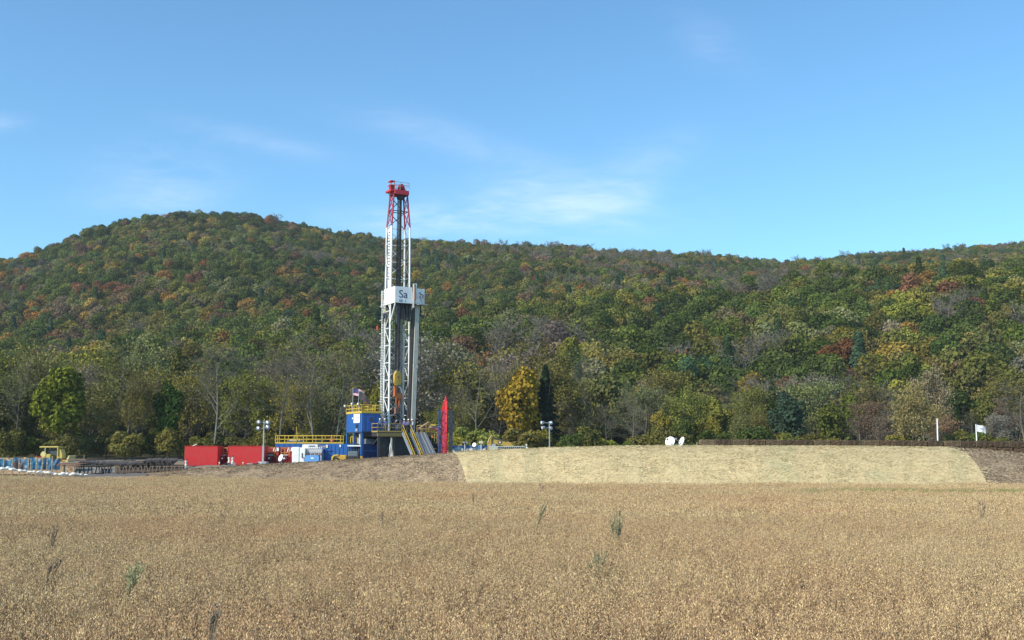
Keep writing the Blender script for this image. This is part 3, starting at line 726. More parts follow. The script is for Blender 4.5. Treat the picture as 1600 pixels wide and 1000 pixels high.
MB().box(FX0+.5, -1.8, FY0+.6, FY0+.75, .0, FZ-.6).build('side_tarpaulin', paint('dark_grey_tarp', (.022,.028,.034), .8, .4), sub)
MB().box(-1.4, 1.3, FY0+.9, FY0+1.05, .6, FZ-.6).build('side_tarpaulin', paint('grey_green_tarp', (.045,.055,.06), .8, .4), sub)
MB().box(FX0+.5, FX1-.5, FY1-.8, FY1-.65, -.4, FZ-.6).build('shade_backing', paint('backing_shade_black', (.02,.022,.025), .8, .3), sub)  # black sheet standing in for the deep shade under the drill floor
BRY = paint('worn_yellow_rail', (.40,.27,.06), .5, .5)
railing('floor', sub, [(FX0, FY0, FZ), (-.55, FY0, FZ)], 1.15, 1.5, BRY, .08)
railing('floor', sub, [(3.1, FY0, FZ), (FX1, FY0, FZ), (FX1, FY1, FZ)], 1.15, 1.9, BRY, .08)
railing('floor', sub, [(FX0, FY0, FZ), (FX0, FY1, FZ)], 1.15, 2.2, BRY, .08)
# machinery standing on the floor
dw = thing('drawworks', 'dark winch housing and iron roughneck under the mast legs', 'winch', (RX, RY, RIGZ+FZ), TH)
MB().cbox(-1.0, .9, 1.6, 3.2, 0, 1.9, .12).build('housing', DKST, dw)
MB().tube((-1.3, 1.2, .9), (1.2, 1.2, .9), .45, None, 14).build('drum', GREYST, dw)
MB().cbox(-.5, .5, -.9, -.1, 0, 1.25, .1).cbox(-.3, .3, -1.1, -.85, .5, 1.0, .05).build('pipe_wrench', GREYST, dw)
MB().bar((.9, -.6, 0), (.9, -.6, 1.9), .25).bar((.9, -.6, 1.8), (2.3, -1.0, 1.35), .2).build('arm', DKST, dw)
MB().bar((-1.5,-.9,0), (-1.2,-.9,2.2), .09).bar((-1.2,-.9,2.2), (-.4,-.5,2.6), .07).build('hoist_arm', GALV, dw)
# stairs
def stair(name, label, xl, w, top, run, mat_side, steps=15, rails=True, mat_rail=YEL, solid=False):
    o = thing(name, label, 'stairs' if not solid else 'ramp', (RX, RY, RIGZ), TH)
    for xx in (xl, xl+w):
        MB().bar((xx, FY0-.05, top-.1), (xx, FY0-run, -.1), .10, .34).build('stringer', mat_side, o)
    if solid:
        MB().add([(xl+.05,FY0-.06,top),(xl+w-.05,FY0-.06,top),(xl+w-.05,FY0-run,0),(xl+.05,FY0-run,0),(xl+.05,FY0-.06,top-.14),(xl+w-.05,FY0-.06,top-.14),(xl+w-.05,FY0-run,-.14),(xl+.05,FY0-run,-.14)],
                 [(0,3,2,1),(4,5,6,7),(0,1,5,4),(1,2,6,5),(2,3,7,6),(3,0,4,7)]).build('slide_plate', GREYST, o)
        for k in range(3): q = xl + .25 + k*(w-.5)/2; MB().bar((q, FY0-.07, top+.05), (q, FY0-run, .05), .07).build('skid_bar', GALV, o)
    else:
        for i in range(steps):
            t = (i+.5)/steps; MB().box(xl+.06, xl+w-.06, FY0-run*t-.13, FY0-run*t+.13, top*(1-t)-.03, top*(1-t)+.02).build('tread', GREYST, o)
    if rails:
        for xx in (xl, xl+w):
            for hh in (1.0, .40): MB().bar((xx, FY0-.1, top+hh), (xx, FY0-run, hh), .055).build('handrail', mat_rail, o)
            for i in range(2):
                t = (i+.4)/2; MB().bar((xx, FY0-run*t, top*(1-t)), (xx, FY0-run*t, top*(1-t)+1.0), .045).build('baluster', mat_rail, o)
    return o
stair('rig_stairs', 'steep stairs with yellow handrails leading up to the drill floor', -.5, 1.15, FZ, 4.6, paint('pale_blue_grey_paint', (.22,.27,.36), .5, .3))
stair('pipe_ramp', 'broad grey pipe slide beside the yellow-railed stairs', 1.45, 1.5, FZ, 4.9, GREYST, solid=True, rails=False)
# ================================================================== mast
mast = thing('drilling_mast', 'tall white lattice mast with red top section above the drill floor', 'mast', (RX, RY, RIGZ), TH)
ZT, ZM, ZB = zr(306), zr(356), FZ
WB, WM, WT, DD = 1.50, 1.40, 1.04, .62
def wz(z): return WB + (WM-WB)*(z-ZB)/(ZM-ZB) if z < ZM else WM + (WT-WM)*(z-ZM)/(ZT-ZM)
REDM = paint('mast_red_paint', (.40,.02,.04), .45, .3)
for sx, sy in ((-1,-1),(-1,1),(1,-1),(1,1)):
    wl_ = .22 if sx < 0 else .20
    MB().tube((sx*WB, sy*WB*DD, ZB), (sx*WM, sy*WM*DD, ZM), wl_*.6, None, 10).build('leg', WHT, mast)
    MB().tube((sx*WM, sy*WM*DD, ZM+.005), (sx*WT, sy*WT*DD, ZT), .12, None, 10).build('upper_leg', REDM, mast, label='red upper end of a mast leg')
npan = 12; lv = [ZB + (ZM-ZB)*i/npan for i in range(npan+1)]; lu = [ZM + (ZT-ZM)*i/2 for i in range(3)]
for zs, mt, th in ((lv, WHT, .11), (lu, REDM, .12)):
    for i in range(len(zs)-1):
        z0, z1 = zs[i], zs[i+1]; a, b = wz(z0), wz(z1)
        for fc in ('left','back','right'):
            def P(u, z, w):
                return {'left': (-w, u*w*DD, z), 'back': (u*w, w*DD, z), 'right': (w, u*w*DD, z)}[fc]
            m2 = DKST if (zs is lu and fc == 'back') else mt
            MB().tube(P(-1, z1, b), P(1, z1, b), th*.58, None, 6).build('girt', m2, mast)
            s1 = 1 if i % 2 else -1
            MB().tube(P(-s1, z0, a), P(s1, z1, b), th*.52, None, 6).build('brace', m2, mast)
            if fc == 'back' or zs is lu: MB().bar(P(s1, z0, a), P(-s1, z1, b), th*.7).build('brace', m2, mast)
        if zs is lu: MB().bar((-b, -b*DD, z1-.05), (b, -b*DD, z1-.05), .1).build('girt', DKST, mast)
# white plating on the left face with small dark rungs
za, zb = zr(452), zr(358)
a, b = wz(za), wz(zb)
a, b = a*DD, b*DD; A_, B_ = a/DD, b/DD
MB().add([(-A_+.02,-a+.1,za),(-A_+.02,a-.55,za),(-B_+.02,b-.55,zb),(-B_+.02,-b+.1,zb),(-A_+.07,-a+.1,za),(-A_+.07,a-.55,za),(-B_+.07,b-.55,zb),(-B_+.07,-b+.1,zb)],
         [(0,1,2,3),(7,6,5,4),(0,4,5,1),(1,5,6,2),(2,6,7,3),(3,7,4,0)]).build('side_plate', WHT, mast)
z = za + 1.3
while z < zb - .3:
    w = wz(z); MB().bar((-w-.02, -.35+R.uniform(-.08,.08), z), (-w-.02, .12, z + R.uniform(-.05,.12)), .10).build('rung', GREYST, mast); z += .42
# ladder with cage up the left side
lad = thing('mast_ladder', 'white caged ladder climbing the outer left side of the mast', 'ladder', (RX, RY, RIGZ), TH)
zl1 = zr(455)
for yy in (.62, 1.14): MB().bar((-WB-.42, yy, ZB), (-WM-.42, yy, zl1), .07).build('stile', WHT, lad)
z = ZB + .3
while z < zl1: 
    t = (z-ZB)/(zl1-ZB); xx = -WB-.42 + t*(WB-WM); MB().bar((xx, .65, z), (xx, 1.11, z), .045).build('rung', WHT, lad)
    z += .36
for i in range(9):
    z = ZB + 2.4 + i*1.9; t = (z-ZB)/(zl1-ZB); xx = -WB-.42 + t*(WB-WM)
    pts = [(xx, .62, z), (xx-.3, .52, z), (xx-.42, .88, z), (xx-.3, 1.24, z), (xx, 1.14, z)]
    MB().path(pts, .025, 4).build('cage_hoop', WHT, lad)
# crown
crown = thing('crown_block', 'red crown platform with sheaves and railings on top of the mast', 'crown block', (RX, RY, RIGZ), TH)
MB().cbox(-1.12, 1.12, -1.12, 1.0, ZT, ZT+.62, .06).build('platform', paint('crown_red_paint', (.52,.02,.045), .45, .25), crown)
MB().box(-1.7, -1.1, -1.05, .9, ZT+.35, ZT+.62).build('side_platform', RED, crown)
for k in range(3): MB().tube((-.12+k*.22, -.35, ZT+.95), (.03+k*.22, -.35, ZT+.95), .62, None, 18).build('sheave', REDD, crown)
MB().tube((-.3,-.35,ZT-.25), (.6,-.35,ZT-.25), .42, None, 16).build('lower_sheave', DKST, crown)
MB().prism([(-.5,ZT+.62),(.75,ZT+.62),(.3,ZT+1.6),(.0,ZT+1.6)], -.75, -.68).build('sheave_guard', REDD, crown)
CRG = paint('pink_grey_rail', (.42,.30,.32), .5, .2)
for hh in (1.55, 1.15): 
    for a_, b_2 in (((-1.1,-1.1),(1.1,-1.1)), ((1.1,-1.1),(1.1,1.0)), ((1.1,1.0),(-1.1,1.0))):
        MB().bar((*a_, ZT+.62+hh-.45), (*b_2, ZT+.62+hh-.45), .05).build('rail', CRG, crown)
for p in ((-1.1,-1.1),(-.3,-1.1),(1.1,-1.1),(1.1,0),(1.1,1.0),(0,1.0),(-1.1,1.0)): MB().bar((*p, ZT+.62), (*p, ZT+1.75), .055).build('post', CRG, crown)
zc_ = ZT + .62
MB().cbox(-1.65, -1.15, -.95, -.2, zc_+.0, zc_+.5, .04).build('motor_box', REDD, crown)
for hh in (.55, 1.15):
    MB().box(-1.7, -1.05, -1.0, .1, zc_+hh, zc_+hh+.10).build('frame_bar', RED, crown)
for xx in (-1.68, -1.1): MB().bar((xx, -.95, zc_), (xx, -.95, zc_+1.25), .09).build('frame_post', RED, crown)
# racking board
board = thing('racking_board', 'white windwalled racking board halfway up the mast with dark lettering', 'racking board', (RX, RY, RIGZ), TH)
B0, B1 = zr(477), zr(452); YF = -2.65; XL = -1.55; XR = 2.95
MB().box(XL, XL+.07, YF, 1.25, B0, B1).build('left_windwall', WPANEL, board)
MB().box(XL+.075, 1.05, YF, YF+.07, B0, B1).build('front_windwall', WPANEL, board)
MB().box(1.75, XR, YF, YF+.07, B0, B1-.1).build('front_windwall', WPANEL, board)
MB().box(XL+.08, XR, YF+.08, 1.9, B0-.1, B0).build('walkway', DKST, board)
MB().box(XR-.07, XR, YF+.075, 1.9, B0, B1-.1).build('end_windwall', WPANEL, board)
for i in range(8): MB().bar((XL+.6+i*.5, YF+.2, B0-.2), (XL+.6+i*.5, 1.6, B0-.2), .12).build('finger', DKST, board)
paint('board_shade_black', (.022,.026,.032), .9, .1)  # near-black colour for the shade beneath the racking board
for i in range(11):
    q = -1.0 + i*.215; MB().box(q, q+R.uniform(.10,.2), YF+.25+R.uniform(0,.5), YF+.8, B0-R.uniform(1.3,3.1), B0-.22).build('shade_strip', (MATS['board_shade_black'],GREYST,DKST)[i % 3], board)  # dark strips put in for the shade on board underside and racked items
MB().box(1.9, 2.7, YF+.5, -.4, B0-1.7, B0-.22).build('shade_block', MATS['board_shade_black'], board)  # dark box in place of the shadow under the board's right end
MB().bar((XL+.1, YF+.1, B0-.05), (-WB, -WB*DD, B0-2.8), .14).build('strut', WHT, board)
MB().bar((1.2, YF+.1, B0-.05), (WB-.1, -WB*DD, B0-1.6), .2).build('strut', WHT, board)
MB().bar((-1.9, 1.1, B0-.2), (-1.9, 1.1, B1-.2), .12).bar((-2.2, .7, B0-.1), (-1.5, .7, B0-.1), .1).build('gate_post', WHT, board)
MB().bar((1.22, YF-.12, B0-.6), (1.22, YF-.12, B1+.5), .17).build('davit_post', paint('cream_paint', (.68,.64,.55), .5, .3), board)
MB().bar((1.62, YF-.1, B0), (1.62, YF-.1, B1+.45), .12).bar((1.2, YF-.1, B1+.5), (1.68, YF-.1, B1+.5), .1).build('davit_post', WHT, board)
MB().tube((1.38, YF-.2, B0+.5), (1.38, YF-.2, B1+.1), .16, .1, 10).build('hoist_cylinder', paint('brown_hoist', (.26,.13,.09), .6, .4), board)
MB().box(1.72, 2.2, YF-.12, YF-.02, B0+.25, B0+1.35).build('small_panel', WPANEL, board)
text_on(board, 'Sa', 1.55, INK, (-1.0, YF-.012, B0+.72), (math.pi/2, 0, 0))
text_on(board, 'n.', 1.55, INK, (2.1, YF-.012, B0+.72), (math.pi/2, 0, 0))
for i, wd in enumerate((.05,.05,.06,.05)): MB().box(-.9+i*.14, -.9+i*.14+wd, YF-.012, YF-.002, B0+.12, B0+.48).build('lettering', INK, board)
MB().box(.0, .06, YF-.012, YF-.002, B0+.12, B0+.48).build('lettering', INK, board)
# drilling lines and travelling gear
dl = thing('drilling_lines', 'dark bundle of taut hoisting wires hanging inside the mast', 'wire lines', (RX, RY, RIGZ), TH)
zb_ = zr(578)
for i in range(8): MB().tube((-.38+.09*(i % 4), -.25+.16*(i//4), zb_), (-.30+.14*(i % 4), -.45+.2*(i//4), ZT), .032, None, 5).build('wire', DKST, dl)
gr = thing('guide_rail', 'dark vertical guide rail running down the inside of the mast', 'rail', (RX, RY, RIGZ), TH)
MB().bar((.55, .5, FZ+2), (.50, .35, ZT-.1), .20).build('rail_beam', DKST, gr)
MB().bar((.95, .5, FZ+1), (.85, .4, zr(480)), .22).bar((.35, .6, FZ+1), (.35, .5, zr(500)), .1).build('rail_beam', GREYST, gr)
tb_ = thing('travelling_block', 'yellow travelling block hanging in the lower part of the mast', 'pulley block', (RX, RY, RIGZ), TH)
zt0, zt1 = zr(602), zr(580)
MB().prism([(-.55,zt0+.35),(-.3,zt0),(.3,zt0),(.5,zt0+.35),(.5,zt1-.5),(.2,zt1),(-.25,zt1),(-.55,zt1-.5)], -.62, -.12).build('side_plates', paint('block_yellow', (.62,.40,.06), .45, .3), tb_)
MB().tube((0,-.68,(zt0+zt1)/2+.1), (0,-.60,(zt0+zt1)/2+.1), .14, None, 12).build('axle_cap', ORG, tb_)
td = thing('top_drive', 'orange-brown top drive motor hanging under the yellow block', 'top drive', (RX, RY, RIGZ), TH)
z0 = zr(640); z1 = zr(603)
MB().cbox(-.55, -.1, -.7, -.1, z1-1.5, z1-.05, .08).build('motor', ORG, td)
MB().cbox(-.25, .65, -.75, -.15, z1-1.75, z1-1.05, .06).build('gearbox', paint('bright_orange', (.60,.17,.04), .45, .25), td)
MB().tube((.25,-.45,z0), (.25,-.45,z1-1.75), .13, None, 8).tube((-.2,-.45,z0+.7), (-.2,-.45,z1-1.7), .1, None, 8).tube((.5,-.4,z0+1.0), (.5,-.4,z1-1.75), .07, None, 6).build('quill', ORG, td)
MB().path([(.1,-.5,z1-.1), (.45,-.55,z1-.35), (.6,-.55,z1-1.0)], .09).build('gooseneck', WHT, td)
MB().cbox(-.4, .2, -.65, -.2, z0-.6, z0+.3, .05).build('pipe_handler', paint('brown_hoist', (.26,.13,.09), .6, .4), td)
MB().path([(-.1,-.4,z0-.5), (-.1,-.4,FZ+.2)], .08).build('drill_string', DKST, td)
for k in range(7):
    bx, by = .82 + (k % 4)*.13, -2.05 + (k//4)*.25
    o = thing('drill_collar', f'{ORD[k]} dark drill collar from left standing between mast leg and grey pipe stands', 'drill collar', (RX, RY, RIGZ), TH, 'dark collars racked in the mast')
    MB().tube((bx, by, FZ+.05), (bx+.62, by+.05, B0-R.uniform(.2,.9)), .07, None, 8).build('pipe_body', RUST if k % 2 else DKST, o); MB().tube((bx, by, FZ), (bx+.01, by, FZ+.4), .09, None, 8).build('tool_joint', DKST, o)
for k in range(4): 
    q = thing('standpipe', f'{ORD[k]} slim vertical pipe from left inside the lower mast', 'pipe', (RX, RY, RIGZ), TH, 'slim pipes inside the lower mast'); lx = -.9+k*.62
    MB().tube((lx, .7, FZ), (lx, .65, zr(490)), .06, None, 8).build('pipe_body', (GALV,DKST,GREYST,GALV)[k], q)
    for j in range(5): MB().tube((lx, .7, FZ+2+j*2.6), (lx, .7, FZ+2.25+j*2.6), .10, None, 8).build('coupling', DKST, q)
# hoses and cables
ho_ = thing('mud_hose', 'black hose looping down beside the racked pipes', 'hose', (RX, RY, RIGZ), TH)
pts = []
for i in range(15):
    t = i/14; zz = zr(485) + (zr(648)-zr(485))*t; pts.append((2.65 + .55*math.sin(t*math.pi)**.8 - .5*max(0, t-.7), -1.1, zz))
MB().path(pts, .07).build('hose_tube', BLACK, ho_)
ca_ = thing('escape_line', 'thin cable running down outside the left of the mast from crown', 'cable', (RX, RY, RIGZ), TH)
MB().tube((-1.62, -.4, ZT+.4), (-2.05, .2, zr(470)), .028, None, 4).build('cable_strand', GREYST, ca_)
# racked pipe stands
n = 0
for i in range(5):
    for j in range(3):
        bx, by = 1.32 + i*.125, -2.2 + j*.20; tx, ty = 1.86 + i*.135, -2.15 + j*.20
        o = thing('drill_pipe_stand', f'grey drill pipe stand, {["front","middle","rear"][j]} rank, {ORD[i]} from left, racked beside the mast', 'drill pipe', (RX, RY, RIGZ), TH, 'drill pipe stands racked in the mast')
        MB().tube((bx, by, FZ+.05), (tx, ty, B0+R.uniform(-.1,.9)), .075, None, 8).build('pipe_body', PIPE, o)
        MB().tube((bx, by, FZ+.0), (bx+(tx-bx)*.01, by, FZ+.35), .10, None, 8).build('tool_joint', WHT if (i+j) % 2 else PIPE, o)
        if j == 2: o.children[0].data.materials[0] = RUST
        zz = (FZ + B0)/2 + R.uniform(-.4, .4); t = (zz-FZ)/(B0-FZ); q = Vector((bx, by, FZ)).lerp(Vector((tx, ty, B0)), t)
        MB().tube(q - Vector((0,0,.2)), q + Vector((0,0,.2)), .10, None, 8).build('tool_joint', PIPE, o)
# ================================================================== doghouse
DGX, DGY = Xof(564.5, 705, 148.2), 148.2
dz = lambda py: Zof(py, DGY) - RIGZ
dog = thing('doghouse', 'blue driller cabin on posts with white sign and yellow roof railing', 'cabin', (DGX, DGY, RIGZ), TH)
C0, C1 = dz(674), dz(645.5); DL = 5.6; DW = 2.75
MB().cbox(0, DW, 0, DL, C0, C1, .04).build('wall', BLUE, dog)
for i in range(9): yy = .35 + i*.62; MB().box(-.035, -.002, yy, yy+.1, C0+.15, C1-.1).build('wall_rib', BLUE, dog)
for i in range(5): xx = .3 + i*.52; MB().box(xx, xx+.09, -.035, -.002, C0+.15, C1-.1).build('wall_rib', BLUE, dog)
MB().box(-.08, DW+.08, -.08, DL+.08, C1+.003, C1+.12).build('roof', paint('roof_yellow_edge', (.50,.37,.05), .5, .4), dog)
MB().box(-.06, DW+.06, -.06, DL+.06, C0-.16, C0-.003).build('base_frame', BLUED, dog)
sg_ = MB().box(-.085, -.045, .55, 2.75, C1-1.28, C1-.06).build('sign', WPANEL, dog, label='white sign board with faint grey script')
GRYI = paint('faint_grey_lettering', (.35,.40,.48), .6, 0)
for i in range(4):
    yy = 2.45 - i*.46; MB().path([(-.09, yy, C1-.72), (-.09, yy-.16, C1-.42), (-.09, yy-.24, C1-.7), (-.09, yy-.40, C1-.5)], .022, 4).build('lettering', GRYI, dog)
MB().box(-.09, -.087, 1.5, 1.9, C1-1.1, C1-.98).build('lettering', GRYI, dog)
dr_ = MB().box(-.06, -.04, 1.2, 2.1, C0+.1, C0+1.0).build('window', BLUED, dog); MB().box(-.075, -.062, 1.3, 2.0, C0+.5, C0+.95).build('pane', GLASS, dr_)
MB().box(-.12, -.045, 1.25, 2.0, C0+.02, C0+.42).build('air_vent', GALV, dog)
MB().box(-.12, -.045, 2.95, 3.25, C1-.75, C1-.5).build('junction_box', WHT, dog)
dd = MB().box(.9, 1.8, -.06, -.04, C0+.1, C0+2.1).build('door', paint('door_blue', (.012,.09,.42), .4, .3), dog)
MB().box(1.66, 1.72, -.09, -.062, C0+1.0, C0+1.2).build('handle', GALV, dd); MB().box(1.1, 1.6, -.07, -.062, C0+1.35, C0+1.9).build('pane', GLASS, dd)
railing('dog', dog, [(0,0,C1+.12),(0,DL,C1+.12)], 1.05, 1.0, YEL, .08); railing('dog', dog, [(0,0,C1+.12),(DW,0,C1+.12),(DW,DL,C1+.12),(0,DL,C1+.12)], 1.05, .95, YEL, .08)
for x_, y_ in ((.1,.1),(DW-.1,.1),(.1,DL-.1),(DW-.1,DL-.1),(.1,DL/2)): MB().bar((x_, y_, -.6), (x_, y_, C0-.16), .24).build('support_post', BLUE, dog)
MB().bar((.1,.1,1.6),(.1,DL-.1,1.6),.16).build('cross_beam', BLUE, dog)
# ladder cage at far end
for yy in (DL+.15, DL+.75): MB().bar((.1, yy, C0-.2), (.1, yy, C1), .08).build('ladder_stile', BLUED, dog)
for i in range(8): MB().bar((.1, DL+.15, C0+i*.36), (.1, DL+.75, C0+i*.36), .06).build('ladder_rung', BLUED, dog)
for yy, hgt, lab in ((DL+.2,.75,'third floodlight head on the doghouse roof, at its far left end'), (3.2,.95,'second floodlight head on the doghouse roof, below the striped flag'), (.9,.85,'pale yellow floodlight head on the doghouse roof, near the dark flag')):
    fl = thing('floodlight', lab, 'floodlight', (DGX - math.sin(TH)*yy, DGY + math.cos(TH)*yy, RIGZ+C1+.12), TH, 'floodlights on the doghouse roof')
    MB().bar((0,0,0),(0,0,hgt+.15),.07).build('mast_pole', GALV, fl); MB().cbox(-.25,.12,-.3,.3,hgt+.15,hgt+.5,.05).build('housing', GREYST, fl); MB().box(-.28,-.255,-.24,.24,hgt+.2,hgt+.45).build('lens', paint('lamp_glass',(.75,.72,.5),.2,0), fl)
# flags
def flag(name, label, loc, rz, w, h, mats, poleh, stripes=0, sag=.25, poler=.05, cols=10, rows=6, polemat=None):
    o = thing(name, label, 'flag', loc, rz); MB().tube((0,0,0),(0,0,poleh),poler,poler*.7,8).build('pole', polemat or GALV, o)
    V = []; 
    for r in range(rows+1):
        for c in range(cols+1):
            u, v = c/cols, r/rows; V.append((poler+u*w*(1-.12*sag), .16*math.sin(u*7+v*1.5)*u*w*.6, poleh-.05 - v*h - sag*u*u*w - .08*math.sin(u*6)*u))
    groups = {}
    for r in range(rows):
        for c in range(cols):
            k = mats(c/cols, r/rows); groups.setdefault(k.name, (k, []))[1].append((r*(cols+1)+c, r*(cols+1)+c+1, (r+1)*(cols+1)+c+1, (r+1)*(cols+1)+c))
    me = bpy.data.meshes.new('cloth'); allf = []; mi = []
    for i, (k, (m, f)) in enumerate(groups.items()): me.materials.append(m); allf += f; mi += [i]*len(f)
    me.from_pydata(V, [], allf); me.polygons.foreach_set('material_index', mi)
    c = bpy.data.objects.new('cloth', me); COL.objects.link(c); c.parent = o; sd = c.modifiers.new('thickness', 'SOLIDIFY'); sd.thickness = .012; return o
FR = paint('flag_red', (.38,.04,.07), .8, .1); FW = paint('flag_white', (.72,.72,.74), .8, .05); FB = paint('flag_blue', (.03,.035,.14), .8, .1); FD = paint('flag_dark', (.035,.028,.035), .8, .1); FM = paint('flag_maroon', (.16,.04,.05), .8, .1)
flag('striped_flag', 'flag with dark canton and red and white stripes on the doghouse roof', (DGX-math.sin(TH)*3.4, DGY+math.cos(TH)*3.4, RIGZ+C1), -.1, 1.55, 1.0,
     lambda u, v: FB if (u < .42 and v < .54) else (FR if int(v*13+.2) % 2 == 0 else FW), 3.6, sag=.28, rows=13)
flag('dark_flag', 'drooping dark maroon flag next to the striped flag on the doghouse roof', (DGX-math.sin(TH)*1.3, DGY+math.cos(TH)*1.3, RIGZ+C1), -.2, 1.7, 1.1, lambda u, v: FM if (u > .55 and v > .5) else FD, 3.1, sag=.85)
# ================================================================== blue tanks, generator and railings left of the rig
def X(px, Y): return Xof(px, 705, Y)
def tankbox(name, label, cat, px0, px1, py0, py1, Y, depth, mat, ribs=0, zb=None):
    x0, x1 = X(px0, Y), X(px1, Y); zb = 1.55 if zb is None else zb; zt = Zof(py0, Y)
    o = thing(name, label, cat, ((x0+x1)/2, Y, zb)); w = x1-x0
    MB().cbox(-w/2, w/2, 0, depth, 0, zt-zb, .04).build('body', mat, o)
    for i in range(ribs):
        xx = -w/2 + w*(i+.5)/ribs; MB().box(xx-.05, xx+.05, -.06, -.002, .1, zt-zb-.1).build('rib', mat, o)
    return o, w, zt-zb
t1, w1, h1_ = tankbox('mud_tank', 'long blue mud tank carrying the long yellow railing', 'tank', 430, 532, 693, 0, 155, 2.6, BLUE, 12)
railing('tank', t1, [(-w1/2,0,h1_),(w1/2,0,h1_)], 1.12, 1.25, YEL, .085); railing('tank', t1, [(-w1/2,2.5,h1_),(w1/2,2.5,h1_)], 1.12, 1.4, YEL, .07); railing('tank', t1, [(-w1/2,0,h1_),(-w1/2,2.5,h1_)], 1.12, 1.2, YEL, .08)
MB().cbox(-w1/2+1.6, -w1/2+3.6, .3, 2.0, h1_, h1_+.55, .1).build('shaker', paint('tan_shaker', (.40,.34,.25), .6, .3), t1)
MB().cbox(w1/2-3.2, w1/2-2.2, .3, 1.4, h1_, h1_+.7, .1).build('agitator_motor', DKST, t1)
MB().cbox(w1/2-1.6, w1/2-1.0, .3, 1.2, h1_+.1, h1_+.85, .1).build('agitator_motor', paint('orange_red_motor', (.5,.12,.04), .5, .2), t1)
MB().tube((-w1/2+2.95, -.05, h1_), (-w1/2+2.95, -.05, h1_+2.4), .04, None, 6).build('whip_aerial', YEL, t1)
Y = 150.5; t2, w2, h2_ = tankbox('blue_base_unit', 'bright blue steel base unit with sloping left end beside the white generator', 'tank', 507, 552, 694, 0, Y, 3.2, BLUE, 7)
MB().prism([(-w2/2-.9,0),(-w2/2-.003,0),(-w2/2-.003,h2_-.05),(-w2/2-.12,h2_-.05)], .0, 3.1).build('sloped_end', BLUE, t2)
MB().box(-w2/2+.2, -w2/2+.45, -.10, -.062, h2_-.5, h2_-.1).build('label_plate', WHT, t2); MB().box(w2/2-1.9, w2/2-1.7, -.10, -.062, h2_-.4, h2_-.05).build('label_plate', WHT, t2)
st2 = thing('tank_ladder', 'small tan access stair leaning between the generator and blue base unit', 'ladder', (X(500,Y), Y-.6, 1.6))
for xx in (0,.75): MB().bar((xx-.95, 0, .8),(xx, 0, 2.7),.07).build('stile', paint('tan_rail', (.50,.36,.22), .5, .3), st2)
for i in range(6): t = i/5; MB().bar((-.95+t*.95, 0, .85+t*1.8),(-.2+t*.95, 0, .85+t*1.8),.05).build('tread', GALV, st2)
MB().bar((-.2,0,2.7),(1.0,0,2.7),.09).build('landing_edge', MATS['tan_rail'], st2)
gen = thing('generator_house', 'white generator house with row of exhaust elbows beside the red units', 'generator', (X(456.5,148.5), 148.5, 1.5))
hh = Zof(698.5,148.5)-1.5
MB().cbox(0, .95, 0, 2.6, 0, hh, .04).build('cabinet', WHT, gen); MB().cbox(.98, 1.75, .05, 2.6, 0, hh-.12, .04).build('cabinet', WHT, gen)
MB().cbox(1.2, 3.3, .9, 2.6, hh-.3, hh+.35, .05).build('roof_unit', WHT, gen); MB().box(2.05, 2.95, .86, .895, hh+.05, hh+.22).build('vent_slot', GREYST, gen)
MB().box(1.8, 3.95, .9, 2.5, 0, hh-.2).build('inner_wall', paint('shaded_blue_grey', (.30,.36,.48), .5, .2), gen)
MB().box(1.3,1.42,-.01,.045,hh*.45,hh*.7).build('door_handle', DKST, gen)
for i in range(8):
    xx = 1.95 + i*.27; MB().path([(xx,.5,.05),(xx,.5,hh-.35),(xx+.06,.42,hh-.12),(xx+.15,.35,hh-.02)], .075, 8).build('exhaust_pipe', WHT, gen)
    MB().tube((xx,.5,hh*.58),(xx,.5,hh*.70),.10,None,8).build('flange', paint('brown_flange', (.30,.16,.12), .6, .2) if i % 2 else GALV, gen)
bx = thing('skip_box', 'light blue box with small white emblem in front of the white exhaust pipes', 'box', (X(487.5,145.5), 145.5, 2.1))
wb = 10.5/11.7; 
MB().prism([(-wb-.05,0),(wb+.05,0),(wb+.05,.7),(wb-.12,.98),(-wb+.15,.98),(-wb-.02,.7)], 0, 1.3).build('body', LBLUE, bx)
MB().prism([(-.12,.5),(.22,.5),(.28,.62),(.12,.7),(-.02,.66),(-.14,.72)], -.02, -.004).build('emblem', WHT, bx)
# lower blue house under the cabin, posts and engines
lo = thing('blue_power_unit', 'dark blue equipment bay with small white notice under the cabin', 'equipment', (DGX, DGY, RIGZ), TH)
L1 = dz(694)
MB().cbox(.25, 3.9, .3, 1.6, -.4, L1, .04).build('housing', paint('mid_blue', (.006,.045,.19), .45, .4), lo)
MB().bar((.2,.15,L1-.9),(3.95,.15,L1-.9),.12).build('pipe_rail', BLUE, lo); MB().bar((.3,.2,-.4),(.3,.2,L1+1.2),.16).build('post', BLUE, lo); MB().bar((3.0,.2,-.4),(3.0,.2,L1+1.9),.16).build('post', BLUE, lo)
MB().box(2.55,2.95,.06,.10,L1-.5,L1-.18).build('notice', WHT, lo)
MB().cbox(.3, 2.7, 2.6, 5.2, L1-.3, L1+.1, .05).build('deck', DKST, lo)
eng = thing('mud_pump_engine', 'dark engine with yellow fittings visible between the cabin posts', 'engine', (DGX, DGY, RIGZ), TH)
MB().cbox(.6, 2.2, 2.9, 5.0, L1+.1, L1+1.25, .12).build('block', DKST, eng)
MB().tube((.45,3.1,L1+.75),(.45,3.6,L1+.75),.28,None,12).build('flywheel', CATY, eng); MB().path([(.4,4.9,L1+.2),(.4,4.9,L1+1.0),(.4,4.1,L1+1.1),(.4,4.0,L1+.3)],.06).build('pipework', YEL, eng)
MB().tube((.3,1.3,L1+.0),(.3,1.3,L1+1.5),.12,None,8).build('standpipe', CANV, eng); MB().tube((.45,2.1,L1+.1),(.45,2.1,L1+.9),.2,None,10).build('filter', GALV, eng)
